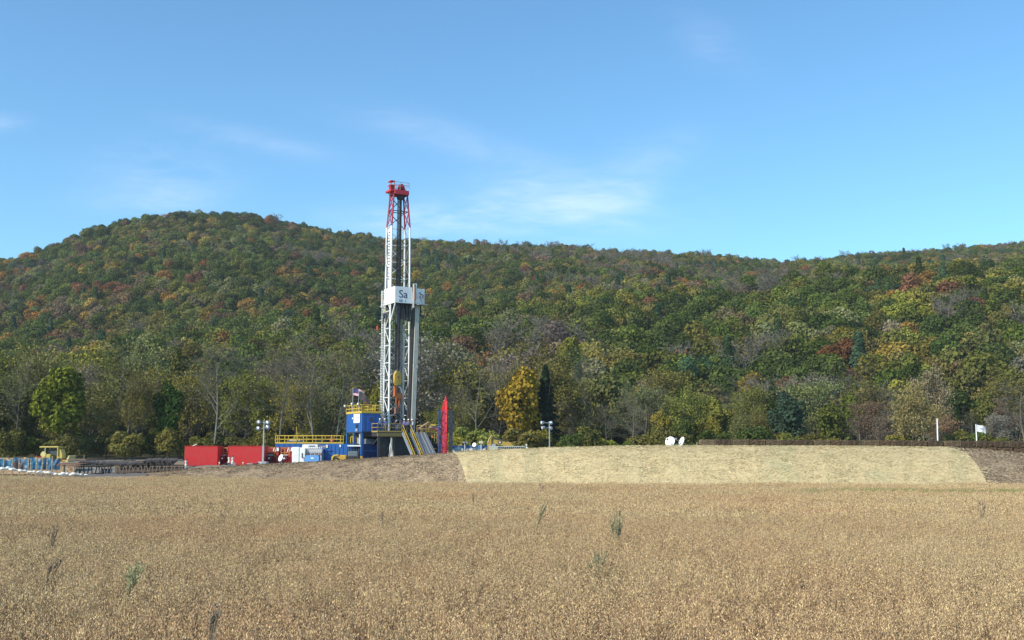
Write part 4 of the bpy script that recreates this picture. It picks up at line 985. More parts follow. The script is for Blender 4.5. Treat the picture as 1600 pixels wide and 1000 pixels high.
MB().cbox(.9,2.3,.8,2.0,L1+.05,L1+.75,.08).build('pump_head', GREYST, eng)
cv = thing('filter_bank', 'row of dark cylinders under a white cover before the cabin', 'filter bank', (X(543,146.5), 146.5, 1.6))
MB().box(.0,1.75,-.1,.7,Zof(697.5,146.5)-1.6,Zof(695.5,146.5)-1.6).build('cover', WHT, cv)
for i in range(5): MB().tube((.2+i*.33,.3,.2),(.2+i*.33,.3,Zof(697.8,146.5)-1.6),.13,None,10).build('cylinder', BLUED if i % 2 else DKST, cv)
# white hanging sheet under the floor
sh_ = thing('hanging_sheet', 'white canvas sheet hanging to a point below the drill floor', 'sheet', (X(611,146.8), 146.8, 1.4))
zt_ = Zof(684,146.8)-1.4
V = []; nn_ = 9
for r in range(7):
    t = r/6; wd = .06 + .32*t**1.2
    for c in range(nn_): u = c/(nn_-1)*2-1; V.append((u*wd + .03*math.sin(r*2), .10*math.sin(u*6+r), zt_*(1-t*.92) if abs(u) < .7 else zt_*(1-t*.75)))
me = bpy.data.meshes.new('canvas'); me.from_pydata(V, [], [(r*nn_+c, r*nn_+c+1, (r+1)*nn_+c+1, (r+1)*nn_+c) for r in range(6) for c in range(nn_-1)]); me.materials.append(CANV)
o = bpy.data.objects.new('canvas', me); COL.objects.link(o); o.parent = sh_; o.modifiers.new('t','SOLIDIFY').thickness = .03
MB().cbox(-.42,-.1,-.1,.3,.55,.9,.03).build('bag', CANV, sh_); MB().bar((.08,.2,-.4),(.08,.2,zt_),.12).build('pole', GALV, sh_)
# ================================================================== red containers and units
def container(px0, px1, py0, Y, label, ribs):
    x0, x1 = X(px0, Y), X(px1, Y); w = x1-x0; zb = g((x0+x1)/2, Y)-.05; h = Zof(py0, Y)-zb
    o = thing('red_container', label, 'container', (x0, Y, zb), 0, 'red containers on the pad')
    MB().cbox(0, w, 0, 2.5, .12, h, .035).build('body', RED, o)
    for i in range(ribs): xx = .15 + (w-.3)*i/(ribs-1); MB().box(xx-.035, xx+.035, -.010, -.002, .2, h-.1).build('wall_rib', RED, o)
    MB().box(-.02, w+.02, -.05, 2.52, .0, .115).build('skid', REDD, o); MB().box(-.03, w+.03, -.045, 2.53, h+.002, h+.07).build('roof_edge', paint('red_edge', (.60,.03,.03), .4, .3), o)
    return o, w, h
c1_, cw, chh = container(288.5, 340.5, 697.5, 148, 'bright red container at the left end, next to the racked pipes', 16)
MB().bar((.9, .4, chh+.05),(1.5,.4,chh+.32),.08).build('roof_handle', WHT, c1_)
c2_, cw2, ch2 = container(357, 411.5, 697.5, 147.5, 'bright red container standing directly behind the first floodlight tower', 17)
def pump_unit(px0, px1, Y, label, ladder=False, letters=False):
    x0, x1 = X(px0, Y), X(px1, Y); w = x1-x0; zb = g(x0, Y)-.05; h = Zof(698.5, Y)-zb
    o = thing('pump_unit', label, 'pump', (x0, Y, zb), 0, 'dark red pump units between the containers')
    MB().box(.05, w-.05, 1.2, 2.3, .1, h).build('housing', REDD, o); MB().box(w-.42, w-.05, .7, 1.15, .1, h).build('end_panel', RED, o)
    OR = paint('orange_yellow_rail', (.60,.27,.04), .5, .3)
    for zz in (h-.12, h-.75, h-1.0): MB().bar((.1,.6,zz),(w*.72,.6,zz),.07).build('rail', OR, o)
    for xx in (.1, w*.36, w*.72): MB().bar((xx,.6,h-1.35),(xx,.6,h),.07).build('post', OR, o)
    MB().lathe([(.0,-.05),(.3,-.05),(.36,.0),(.36,.6),(.3,.65),(0,.65)], 14, (w*.42, .35, .95), (0,-1,.0)).build('pump_drum', paint('maroon_paint', (.11,.01,.025), .4, .4), o)
    MB().tube((w*.42,-.32,.95),(w*.42,-.2,.95),.12,None,10).build('drum_hub', WHT, o); MB().cbox(w*.15,w*.65,.1,.5,1.32,1.45,.02).build('drum_cap', GALV, o)
    MB().path([(.1,.2,.35),(w*.5,.1,.45),(w*.9,.2,.3)],.10).build('pipework', REDD, o); MB().path([(.3,.0,.1),(.5,.0,.45),(.8,.0,.15)],.07).build('elbow', MATS['maroon_paint'], o)
    if ladder: 
        for q in (0,.3): MB().bar((w*.72+q-.1,.45,h-.8),(w*.72+q+.5,.4,h-1.75),.08).build('ladder_stile', ORG, o)
    if letters:
        MB().prism([(w*.80-.45,h-.62),(w*.80-.33,h-.62),(w*.80-.2,h-.15),(w*.80-.1,h-.62),(w*.80,h-.62),(w*.80-.12,h-.05),(w*.80-.3,h-.05)], .58, .62).build('lettering', WHT, o)
        MB().box(w*.80+.08,w*.80+.4,.58,.62,h-.55,h-.08).build('lettering', WHT, o)
    return o
pump_unit(341, 358, 149.5, 'maroon pump with orange rails in the gap between both red containers')
pump_unit(412, 434, 149.5, 'maroon pump with orange ladder right behind the first floodlight tower', True, True)
pump_unit(436.5, 456, 149.5, 'maroon pump with orange rails directly beside the white generator house', False, True)
def small(name, label, cat, px, Y, parts, group=None, rz=0, dzb=0):
    p = at(px, Y); o = thing(name, label, cat, (p.x, p.y, p.z+dzb), rz, group)
    for nm, mb, mt in parts: mb.build(nm, mt, o)
    return o
for k, (px, lb) in enumerate(((291.5,'grey-white valve stand in front of the outer red container left corner'),(358.5,'grey-white valve stand before the gap between the red containers'),(364,'slim valve stand at the inner red container, beside its larger twin'))):
    small('valve_stand', lb, 'valve', px, 145.5, [('base', MB().cbox(-.2,.2,-.2,.2,0,.15,.02), GREYST), ('column', MB().lathe([(.16,0),(.2,.3),(.12,.5),(.2,.8),(.1,1.0)],10,(0,0,.15)), CANV), ('hand_wheel', MB().lathe([(.25,0),(.27,.03),(.25,.06)],12,(0,-.1,1.2)), REDD)], 'valve stands along the red containers')
# clutter along the edge of the pad
rb = random.Random(4)
for k in range(9):
    px = 345 + k*11 + rb.uniform(-3,3); small('hose_coil' if k % 3 else 'traffic_cone', f'{ORD[k]} small item from left lying before the red containers', 'site clutter', px, 143.5+rb.uniform(-.6,.6),
        [('ring', MB().path([(.3*math.cos(a*.7)*(1+.03*a), .3*math.sin(a*.7), .08+.02*a) for a in range(12)], .05, 5), BLACK if k % 2 else GALV)] if k % 3 else [('body', MB().lathe([(.2,0),(.2,.03),(.12,.04),(.03,.65)],10), ORG), ('collar', MB().lathe([(.10,.28),(.075,.42)],10), WHT)], 'small items in front of the red containers')
# ================================================================== floodlight towers
def light_tower(label, px, Y, ytop, heads, s=1.0):
    p = at(px, Y); o = thing('floodlight_tower', label, 'floodlight', (p.x, p.y, p.z-.1), 0, 'telescopic floodlight towers'); H = Zof(ytop, Y)-p.z+.1
    MB().bar((0,0,0),(0,0,H*.45),.22).build('lower_mast', GALV, o); MB().bar((0,0,H*.45),(0,0,H),.13).build('upper_mast', GALV, o)
    MB().cbox(-.6,.6,-.4,.8,.05,.6,.08).build('trailer', GALV, o)
    for hx, hz_, dr in heads:
        MB().bar((0,-.05,H-hz_),(hx,-.08,H-hz_),.06).build('arm', GALV, o)
        q = Vector((hx,-.15,H-hz_)); d = Vector(dr).normalized()
        MB().lathe([(.10,-.35),(.14,-.25),(.22,-.12),(.31*s,.05),(.33*s,.10)],16,q,d).build('reflector', paint('lamp_aluminium',(.38,.41,.44),.35,.1,.5), o, True)
        MB().lathe([(.30*s,.075),(.0,.10)],16,q,d).build('lens', paint('lamp_lens',(.12,.15,.17),.12,.05), o)
        MB().lathe([(.13,.10),(.10,.16),(0,.18)],10,q,d).build('bulb', WHT, o)
    return o
light_tower('floodlight tower with four round lamps in front of the red containers', 411.3, 144.5, 657, [(-.62,.25,(-.15,-1,-.2)),(.55,.30,(.2,-1,-.2)),(-.66,1.05,(-.15,-1,-.25)),(.56,.90,(.2,-1,-.25))])
light_tower('floodlight tower with drooping lamps rising above the straw berm', 858.5, 141, 659.5, [(-.95,.1,(-.8,-.4,-.35)),(.25,.1,(.9,-.3,-.2)),(-.85,.75,(-.9,-.3,-.5)),(.2,.8,(.6,-.5,-.4))], .8)
# ================================================================== satellite dishes
def dish(label, px, py, Y, r, nrm, feed=True, base=True):
    c = W(px, py, Y); zb = g(c.x, c.y); o = thing('satellite_dish', label, 'dish', (c.x, c.y, zb), 0, 'white satellite dishes'); q = Vector((0,0,c.z-zb)); d = Vector(nrm).normalized()
    MB().lathe([(.02,-.16*r*1.6),(r*.35,-.13*r*1.6),(r*.7,-.07*r*1.6),(r,0),(r,.03),(r*.7,-.05*r*1.6),(r*.35,-.10*r*1.6),(.0,-.13*r*1.6)],24,q,d).build('reflector', WHT, o, True)
    MB().bar((0,.25,0), q+Vector((0,.15,0)) - d*.15, .12).build('mount', GALV, o)
    if feed:
        e = q + d*r*1.5; MB().tube(q + d*.1 - Vector((0,0,r*.2)), e, .03, None, 5).build('feed_arm', GALV, o); MB().lathe([(.06,-.1),(.12,.12)],10,e,-d).build('feed_horn', GALV, o)
    return o
dish('larger round white dish on the straw berm crest, facing the camera', 1047, 690, 109.5, .52, (-.55,-.85,.35))
dish('narrow tilted white dish seen nearly edge-on on the berm crest', 1064.8, 690, 109.5, .50, (-.90,-.30,.38))
dish('small tilted white dish in front of the maroon pump units', 438.5, 715.5, 145, .48, (-.75,-.70,.32), False)
dish('small distant white dish behind the berm, left of the excavator', 741, 695, 156, .32, (-.5,-.8,.3), False)
# ================================================================== red stack with blue lattice frame
SX, SY = X(694.5, 149), 149.0
st = thing('red_stack', 'tall bright red stack standing in a blue lattice frame right of the rig', 'stack', (SX, SY, 1.7)); sz = lambda py: Zof(py, SY)-1.7; st.scale = (.85,.85,1)
MB().cbox(-.48, .12, -.35, .35, 0, sz(641), .06).build('lower_column', paint('stack_red', (.52,.03,.07), .4, .2), st)
MB().tube((.30,-.25,0),(.30,-.25,sz(627)),.17,None,12).build('riser_pipe', paint('riser_red', (.62,.012,.02), .5, .3), st, True)
MB().cbox(-.42,.30,-.30,.35,sz(641)+.01,sz(635),.05).cbox(-.30,.34,-.28,.33,sz(635)+.005,sz(629.5),.05).cbox(-.08,.36,-.22,.28,sz(629.5)+.005,sz(624),.05).tube((.16,.0,sz(624)),(.16,.0,sz(618.5)),.13,.10,10).build('stepped_top', paint('riser_red', (.62,.012,.02), .5, .3), st)
for k in range(5): MB().cbox(.05,.50,-.46,-.40,sz(705)+k*1.25,sz(705)+k*1.25+.14,.01).build('pipe_clamp', REDD, st)
MB().tube((.66,.1,sz(641)),(.66,.1,sz(637)),.16,None,10).build('side_cap', RED, st)
for k in range(6): MB().box(-.50,.13,-.38,-.352,sz(700)+k*.95,sz(700)+k*.95+.06).build('flange', REDD, st)
lf = thing('blue_lattice_frame', 'blue steel lattice tower frame enclosing the red stack', 'frame', (SX, SY, 1.7))
zf1 = sz(641)
for x_, y_ in ((-.78,-.5),(-.78,.8),(.85,.8)): MB().bar((x_,y_,-.3),(x_,y_,zf1),.12).build('post', paint('frame_blue', (.015,.05,.17), .45, .3), lf)
MB().bar((.85,.0,-.3),(.85,.0,zf1),.45,.6).build('cable_duct', paint('duct_navy', (.006,.014,.035), .6, .2), lf)
for k in range(7):
    z_ = .2 + k*(zf1-.2)/6; MB().bar((-.78,-.5,z_),(-.42,-.5,z_),.07).build('girt', MATS['frame_blue'], lf); MB().bar((-.78,.8,z_),(.85,.8,z_),.09).build('girt', MATS['frame_blue'], lf); MB().bar((-.78,-.5,z_),(-.78,.8,z_),.08).build('girt', MATS['frame_blue'], lf)
    if k < 6: 
        s_ = k % 2; z2 = z_+(zf1-.2)/6; MB().bar((-.78,-.5,z_ if s_ else z2),(-.42,-.5,z2 if s_ else z_),.05).build('brace', MATS['frame_blue'], lf); MB().bar((-.78,.8,z_),(.85,.8,z2),.07).build('brace', MATS['frame_blue'], lf)
        MB().cbox(.98,1.14,-.2,.1,z_+.3,z_+.5,.02).build('duct_fitting', GALV if k % 2 else BLUE, lf)
# equipment between slide and stack
eq = thing('shaded_engine_bay', 'dark engine bay under rust-pink pipe frame between slide and red stack', 'equipment', (X(677,151), 151, 1.6)); ez = lambda py: Zof(py,151)-1.6
MB().cbox(-1.0,.9,.4,2.6,0,ez(680),.1).build('block', DKST, eq); MB().cbox(-.7,.4,.0,.4,.8,ez(690),.08).build('radiator', paint('near_black', (.015,.017,.02), .6, .1), eq)
MB().path([(.75,-.3,-.2),(.75,-.3,ez(671)),(-.35,-.3,ez(669.5))],.11,8).build('pipe_frame', PINK, eq); MB().path([(.9,.6,-.2),(.9,.6,ez(668)),(-.2,.6,ez(667))],.09,8).build('pipe_frame', PINK, eq)
MB().cbox(-.6,1.0,.2,2.2,ez(668.3),ez(666),.04).build('canopy', paint('pinkish_canopy', (.45,.33,.30), .5, .3), eq); MB().box(-.4,.3,-.05,.15,ez(664.8),ez(663.6)).build('lamp_bar', paint('bright_yellow', (.80,.62,.08), .4, .1), eq)
for xx in (-.25,.15,.5): MB().bar((xx,-.1,ez(692)),(xx,-.1,ez(675)),.06).build('rail_post', paint('green_yellow_rail', (.40,.36,.08), .5, .3), eq)
for zz in (692,684,676): MB().bar((-.25,-.1,ez(zz)),(.5,-.1,ez(zz)),.06).build('rail', MATS['green_yellow_rail'], eq)
MB().bar((-.75,-.4,ez(701)),(.55,-.4,ez(701)),.12).build('yellow_bar', YEL, eq); MB().cbox(-1.0,.55,-.2,.4,0,ez(702.5),.05).build('blue_skid', BLUED, eq); MB().bar((-.2,-.6,.0),(.55,-.5,.95),.12).build('prop', CANV, eq)
MB().cbox(-.25,.0,-.15,.1,ez(684),ez(681),.03).build('valve', ORG, eq)
bm = thing('boom_arm', 'slanting pinkish boom arm above the drill floor right rail', 'boom', (X(665,150), 150, 1.6)); MB().bar((-1.0,0,ez(669.5)),(.35,0,ez(659.5)),.14).build('arm_beam', paint('salmon_beam', (.50,.30,.22), .5, .2), bm); MB().bar((-1.0,0,ez(676)),(-1.0,0,ez(669)),.12).build('pivot_post', DKST, bm)
for px in (661, 665.5): small('casing_tool', f'dark tool rack on the drill floor {"nearer" if px < 663 else "farther from"} the racked pipes', 'tool', px, 151, [('frame', MB().bar((0,0,ez(676)),(0,0,ez(666)),.1).bar((-.25,0,ez(668)),(.3,0,ez(668)),.1), DKST), ('hook', MB().path([(.2,0,ez(668)),(.3,0,ez(671)),(.1,0,ez(672))],.05), RUST)], 'tool racks on the drill floor', dzb=1.6-g(X(px,151),151))
# ================================================================== forklift in front of the blue base
fk = thing('forklift', 'dusty yellow site loader parked against the brown berm below the cabin', 'loader', (X(548,143), 143, 1.85)); fk.scale = (1.12,1.12,1.2)
MB().cbox(-1.95,-.35,-.7,.9,.35,1.05,.12).build('body', CATY, fk); MB().prism([(-2.1,.0),(-1.95,.0),(-1.95,.75),(-1.75,.95),(-1.3,1.0),(-1.3,1.12),(-1.85,1.08),(-2.1,.85)], -.8, -.55).build('wheel_arch', YEL, fk)
MB().cbox(-.55,1.1,-.6,.8,.45,.95,.1).build('chassis', paint('near_black', (.015,.017,.02), .6, .1), fk); MB().cbox(-.25,.9,-.4,.7,.95,1.45,.08).build('engine_cover', paint('grey_green_cover', (.12,.15,.16), .5, .3), fk)
MB().prism([(1.15,.1),(1.7,.1),(1.8,.25),(1.45,.45),(1.4,.95),(1.2,.95)], -.6, .6).build('bucket', CATY, fk)
for xx in (-1.55, .6):
    for yy in (-.85, .7): 
        w_ = MB().tube((xx,yy,.4),(xx,yy+.3,.4),.42,None,16).build('wheel', BLACK, fk); MB().tube((xx,yy-.02,.4),(xx,yy+.01,.4),.2,None,12).build('hub', CATY, w_)
# ================================================================== behind the berm: blue and white equipment, excavator, grated box
bt = thing('blue_tank_row', 'low blue tank with white pipework behind the berm, right of the red stack', 'tank', (X(735,158), 158, 1.7)); bz = lambda py: Zof(py,158)-1.7
MB().cbox(-2.6,2.8,.5,3,0,bz(696),.08).build('body', paint('dusty_blue', (.10,.19,.36), .5, .3), bt); MB().cbox(-2.7,2.2,-.4,.45,.3,bz(701),.08).build('pipe_cover', CANV, bt)
for i in range(7): MB().cbox(-2.2+i*.7,-1.85+i*.7,-.2,.3,bz(701),bz(698.5+ (i%3)),.04).build('valve', (GALV,WHT,LBLUE)[i%3], bt)
railing('bt', bt, [(-2.6,.6,bz(696)),(-1.3,.6,bz(696))], 1.0, 1.2, YEL, .07)
MB().bar((-.8,-.5,.4),(-.8,-.5,bz(692)),.1).build('post', WHT, bt); MB().cbox(-1.15,-.35,-.7,-.3,bz(692.5),bz(690),.03).build('grey_panel', GALV, bt)
MB().bar((1.55,-.5,.4),(1.55,-.5,bz(692)),.1).build('post', WHT, bt); MB().cbox(1.25,1.85,-.7,-.4,bz(693),bz(689.5),.03).build('yellow_panel', paint('pale_yellow_panel', (.60,.56,.36), .5, .1), bt)
MB().bar((2.75,-.4,.2),(2.75,-.4,bz(691)),.16).build('corner_post', MATS['dusty_blue'], bt)
ex = thing('excavator', 'ochre yellow excavator with raised bucket and boom behind the berm', 'excavator', (X(784,151), 151, 1.9)); xz = lambda py: Zof(py,151)-1.9; xx_ = lambda px: X(px,151)-X(784,151)
def plate(pts): return [(xx_(a), xz(b)) for a, b in pts]
EXY = paint('excavator_ochre', (.42,.27,.05), .5, .35)
MB().prism(plate([(762,703),(761,692),(764,684),(768,679.5),(770,681),(767.5,686),(768,694),(766,703)]), -.5, .5).build('bucket', EXY, ex)
MB().prism(plate([(761.5,692),(764,684.5),(768,679),(768.6,680.4),(765,685.5),(763,692)]), -.56, -.505).build('bucket_rim', paint('pale_bucket_edge', (.62,.50,.20), .5, .2), ex)
MB().prism(plate([(767,687),(770,684),(784,687),(795,690),(801,695),(803,701),(797,701),(790,697),(776,694),(768,692)]), -.28, .28).build('boom', EXY, ex)
MB().bar((xx_(770),-.35,xz(684)),(xx_(791),-.35,xz(688.5)),.14).build('ram', DKST, ex); MB().prism(plate([(777,690),(784,689.5),(783,693),(779,693.5)]), -.34, -.29).build('boom_marking', paint('near_black', (.015,.017,.02), .6, .1), ex)
MB().prism(plate([(779.5,690.6),(782.5,690.3),(782,692.4),(780,692.3)]), -.36, -.345).build('boom_emblem', WHT, ex)
MB().cbox(xx_(800),xx_(816),.6,3.0,.2,xz(699),.12).build('engine_house', paint('brown_red_house', (.16,.08,.06), .6, .3), ex); MB().cbox(xx_(796),xx_(818),.4,3.4,-.3,.2,.1).build('track', BLACK, ex)
gb = thing('grated_box', 'pale grey grated steel box showing above the berm under the excavator', 'box', (X(792.5,140), 140, 1.9)); bz = lambda py: Zof(py,140)-1.9; w_ = 28*140/F
MB().cbox(-w_,w_,.1,1.8,0,bz(697),.03).build('body', paint('pale_grey_box', (.42,.43,.36), .6, .3), gb); MB().box(-w_+1.1,w_-.02,.02,.095,.6,bz(698.2)).build('slot_backing', DKST, gb)
for i in range(14): q = -w_+1.12 + i*(2*w_-1.16)/13; MB().box(q-.035,q+.035,-.04,.015,.6,bz(698.2)).build('slat', GALV, gb)
MB().cbox(-w_+.35,-w_+.85,.3,.8,bz(697),bz(693.5),.04).build('lid_box', GALV, gb); MB().cbox(-w_-.1,-w_+.15,.3,.6,bz(697),bz(695.6),.04).build('blue_cap', LBLUE, gb)
small('white_pipe_marker', 'pair of small white markers in the brush right of the excavator', 'marker', 823, 170, [('lower_marker', MB().cbox(-.12,.12,-.1,.1,2.3,2.6,.03), WHT), ('upper_marker', MB().cbox(-.15,.09,-.1,.1,2.75,3.0,.03), WHT), ('post', MB().bar((0,.12,0),(0,.12,3.0),.06), WOODM)])
# ================================================================== bale wall on the berm
def bale_mat(k):
    m, nt, b = node_mat('bale_straw_%d' % k); base = [(.125,.085,.052),(.10,.07,.045),(.16,.115,.07),(.20,.15,.09)][k]
    c, n = noise_mix(nt, base, tuple(v*.45 for v in base), 3, .35, .65, 8, stretch=(1,1,2)); nt.links.new(c, b.inputs['Base Color']); b.inputs['Roughness'].default_value = .95; bump(nt, b, n, .8, .08); b.inputs['Specular IOR Level'].default_value = .05; return m
BM = [bale_mat(k) for k in range(4)]; TW = paint('twine', (.10,.075,.045), .8, .1)
def bale_mesh(seed, mt):
    rr = random.Random(seed); nx_, nz_ = 8, 4; Lx, Ly, Lz = 1.62, .8, .62; V = []; idx = {}
    def vid(i, j, k):
        if (i,j,k) not in idx:
            ex_ = .05*((i in (0,nx_)) + (j in (0,3)) + (k in (0,nz_)) - 1); x = -Lx/2+Lx*i/nx_; y = Ly*j/3; z = Lz*k/nz_
            f = 1-max(0,ex_)*.9; sag = .03 if i % 3 == 0 else -.01
            x = x*f; V.append((x + rr.uniform(-.02,.02), (y-Ly/2)*(f-sag)+Ly/2 + rr.uniform(-.025,.025), (z-Lz/2)*(f-sag)+Lz/2 + rr.uniform(-.02,.02))); idx[(i,j,k)] = len(V)-1
        return idx[(i,j,k)]
    Fq = []
    for i in range(nx_):
        for k in range(nz_): Fq += [(vid(i,0,k),vid(i+1,0,k),vid(i+1,0,k+1),vid(i,0,k+1)), (vid(i,3,k),vid(i,3,k+1),vid(i+1,3,k+1),vid(i+1,3,k))]
        for j in range(3): Fq += [(vid(i,j,nz_),vid(i+1,j,nz_),vid(i+1,j+1,nz_),vid(i,j+1,nz_)), (vid(i,j,0),vid(i,j+1,0),vid(i+1,j+1,0),vid(i+1,j,0))]
    for j in range(3):
        for k in range(nz_): Fq += [(vid(0,j,k),vid(0,j,k+1),vid(0,j+1,k+1),vid(0,j+1,k)), (vid(nx_,j,k),vid(nx_,j+1,k),vid(nx_,j+1,k+1),vid(nx_,j,k+1))]
    me = bpy.data.meshes.new('straw_body'); me.from_pydata(V, [], Fq); me.materials.append(mt); return me
BMS = [bale_mesh(k, BM[k % 4] if k < 4 else BM[k % 3]) for k in range(7)]
TWM = MB().box(-.02,.02,-.03,.83,-.01,.655).build('twine', TW); tw_me = TWM.data; bpy.data.objects.remove(TWM)
RIM = MB().box(.79,.84,-.02,.80,.01,.63).build('pale_end', paint('pale_straw_end', (.17,.13,.075), .9, .2)); rim_me = RIM.data; bpy.data.objects.remove(RIM)
BTOP = tab([(1090,686.3),(1200,687),(1300,687.5),(1400,688),(1480,688.5),(1540,689),(1600,690.5),(1700,692)])
px = 1093.0; k = 0; row = []
while px < 1680:
    Yb = 112.5; x = X(px, Yb) + .83; ztop = Zof(float(BTOP(px)), Yb)
    row.append((x, Yb, ztop-.63)); px += 1.69*F/Yb
for k, (x, Yb, z) in enumerate(row):
    o = thing('straw_bale', f'{ORD[k]} dark bale in the top row of the bale wall', 'bale', (x, Yb + R.uniform(-.08,.08), z + R.uniform(-.015,.015)), R.uniform(-.02,.02), 'dark straw bales in the wall on the berm')
    for nm, me in (('straw_body', BMS[R.choice((0,1,1,4,5,2,3 if k < 3 else 0))]), ('twine', tw_me), ('pale_end', rim_me)):
        if nm == 'pale_end' and R.random() < .3: continue
        c = bpy.data.objects.new(nm, me); COL.objects.link(c); c.parent = o
low = [q for q in row]
for k, (x, Yb, z) in enumerate(low):
    lay = 0; zz = z
    while zz > g(x, Yb) + .05 and lay < 6:
        zz -= .64; lay += 1
        vis = lay == 1 and k >= len(row)-9
        if lay == 1 or vis or k >= len(row)-5:
            o = thing('straw_bale', f'{ORD[k]} bale {["","directly","two layers","three layers","four layers","five layers","six layers"][lay]} below the top row of the bale wall', 'bale', (x + .4, Yb + R.uniform(-.06,.06), zz), 0, 'dark straw bales in the wall on the berm')
            c = bpy.data.objects.new('straw_body', BMS[R.choice((0,1,4,5))]); COL.objects.link(c); c.parent = o
# earth bank that carries the bale wall
MB().add([(row[0][0]-1.5,112.1,0)]+[(row[-1][0]+3,112.1,0),(row[-1][0]+3,114.2,0),(row[0][0]-1.5,114.2,0),(row[0][0]-1.5,112.1,row[0][2]-.66),(row[-1][0]+3,112.1,row[-1][2]-1.96),(row[-1][0]+3,114.2,row[-1][2]-1.96),(row[0][0]-1.5,114.2,row[0][2]-.66)],
   [(0,3,2,1),(4,5,6,7),(0,1,5,4),(1,2,6,5),(2,3,7,6),(3,0,4,7)]).build('bank', ground.data.materials[1]); tag(bpy.data.objects['bank'], kind='structure')
small('bale_end_stake', 'short pale stake at the left end of the bale wall', 'stake', 1088.5, 112, [('stake_body', MB().bar((0,0,0),(.05,0,Zof(691,112)-g(X(1088.5,112),112)),.09), WOODM)])
# white pole and white flag
p = Vector((X(1465,118), 118, 1.2)); o = thing('white_pole', 'plain slightly leaning white pole above the bale wall, no flag', 'pole', p); MB().tube((0,0,0),(.12,0,Zof(654,118)-1.2),.085,.07,10).build('shaft', WHT, o); MB().tube((.12,0,Zof(654,118)-1.2),(.12,0,Zof(653.4,118)-1.2),.09,.05,10).build('cap', GALV, o)
flag('white_flag', 'small white flag with grey print flying above the bale wall', (X(1527,118), 118, 1.5), -.15, .92, .72, lambda u, v: paint('grey_print', (.32,.36,.42), .8, 0) if (.25 < u < .75 and .35 < v < .6) or (.5 < u < .85 and .1 < v < .25) else FW, Zof(663,118)-1.5, sag=.32, poler=.08, cols=12, rows=8, polemat=WHT)
# ================================================================== left: tarp fence, bulldozer, pipe racks, sandbags
tp = thing('tarp_fence', 'sagging blue tarpaulin barrier behind a row of wooden stakes', 'barrier', (0,0,0)); Yt = 131.0
V = []; nc, nr = 120, 7
for r in range(nr+1):
    for c in range(nc+1):
        px = -60 + 155*c/nc; x = X(px, Yt); zt = Zof(716.5 + 1.6*math.sin(c*.35) + (2 if 40 < c < 60 else 0), Yt); zb = Zof(734, Yt)
        v = r/nr; V.append((x, Yt + .05*math.sin(c*.9+v*3)*v + .08*math.sin(c*.37) + .10*mnoise.noise(Vector((c*.3, v*2.5, 0))), zt + (zb-zt)*v))
me = bpy.data.meshes.new('sheet'); me.from_pydata(V, [], [(r*(nc+1)+c, r*(nc+1)+c+1, (r+1)*(nc+1)+c+1, (r+1)*(nc+1)+c) for r in range(nr) for c in range(nc)])
mt, nt, b = node_mat('patched_blue_tarp'); c_, n_ = noise_mix(nt, (.018,.085,.16), (.03,.15,.26), .8, .35, .6, 4); c2, n2 = noise_mix(nt, c_, (.09,.06,.055), .45, .54, .60, 5); nt.links.new(c2, b.inputs['Base Color']); b.inputs['Roughness'].default_value = .45
me.materials.append(mt); o = bpy.data.objects.new('sheet', me); COL.objects.link(o); o.parent = tp; o.modifiers.new('t','SOLIDIFY').thickness = .02
for k, px in enumerate((-22,-8,7,20,31.5,45.5,49.5,58.5,67.5,75,82.5)):
    Ys = 129.6; x = X(px, Ys); zt = Zof(716 - (4 if px > 80 else 0) + R.uniform(-1,1), Ys); zb = g(x, Ys)-.1
    o = thing('wooden_stake', f'{ORD[k]} grey wooden stake from left along the blue tarpaulin', 'stake', (x, Ys, zb), 0, 'stakes in front of the blue tarpaulin'); MB().bar((0,0,0),(R.uniform(-.05,.05),0,zt-zb),.10,.13).build('stake_body', WOODM, o)
    MB().box(-.08,.08,-.09,-.06,(zt-zb)*.7,(zt-zb)*.76).build('tie', GALV, o)
dirt = MB(); V = []; nc = 40   # spoil heap behind the tarp
V = [(X(-70+190*c/nc, 133+r*1.6), 133+r*1.6, (Zof(715.5,133) if r in (1,2) else .8) + (.16*mnoise.noise(Vector((c*.5,r,3))) if r in (1,2) else 0) - max(0,(c-30)/10)*.9*(r in (1,2))) for r in range(4) for c in range(nc+1)]
o = dirt.add(V, [(r*(nc+1)+c, r*(nc+1)+c+1, (r+1)*(nc+1)+c+1, (r+1)*(nc+1)+c) for r in range(3) for c in range(nc)]).build('spoil_heap', ground.data.materials[1], None, True); tag(o, kind='structure')
for k in range(46):
    px = -10 + k*3.25 + R.uniform(-1.2,1.2); Yw = 127.6 + R.uniform(-.9,.6) - (.6 if px > 60 else 0); x = X(px, Yw); s = R.uniform(.7,1.35)
    wt_ = float(np.interp(px, [0,15,30,60,100,140], [732.5,731,735,737,740,742])) 
    z = Zof(wt_+R.uniform(-1.2,1.2), Yw); mb = MB().lathe([(.05,-.3),(.16,-.24),(.2,0),(.16,.24),(.05,.3)], 7, (0,0,.0), (1,R.uniform(-.5,.5),R.uniform(-.1,.2)))
    mb.v = [(v[0]*s*.85, v[1]*s, v[2]*s*.62 + .03*math.sin(v[0]*20)) for v in mb.v]
    o = mb.build('sandbag', paint('white_sandbag', (.74,.73,.68), .8, .3), None, True); o.location = (x, Yw, z-.05); o.rotation_euler = (0,0,R.uniform(-.4,.4))
    tag(o, f'{ORD[k]} white sandbag from left in the line below stakes and pipes', 'sandbag', 'white sandbags along the liner edge')
lin = MB(); V = []
for r in range(4):
    for c in range(41):
        px = -70 + 300*c/40; Yl = 127.6 + r*1.0; V.append((X(px,Yl), Yl, g(X(px,Yl),Yl)+.18+.04*math.sin(c*1.3+r)+ (0 if r else -.3)))
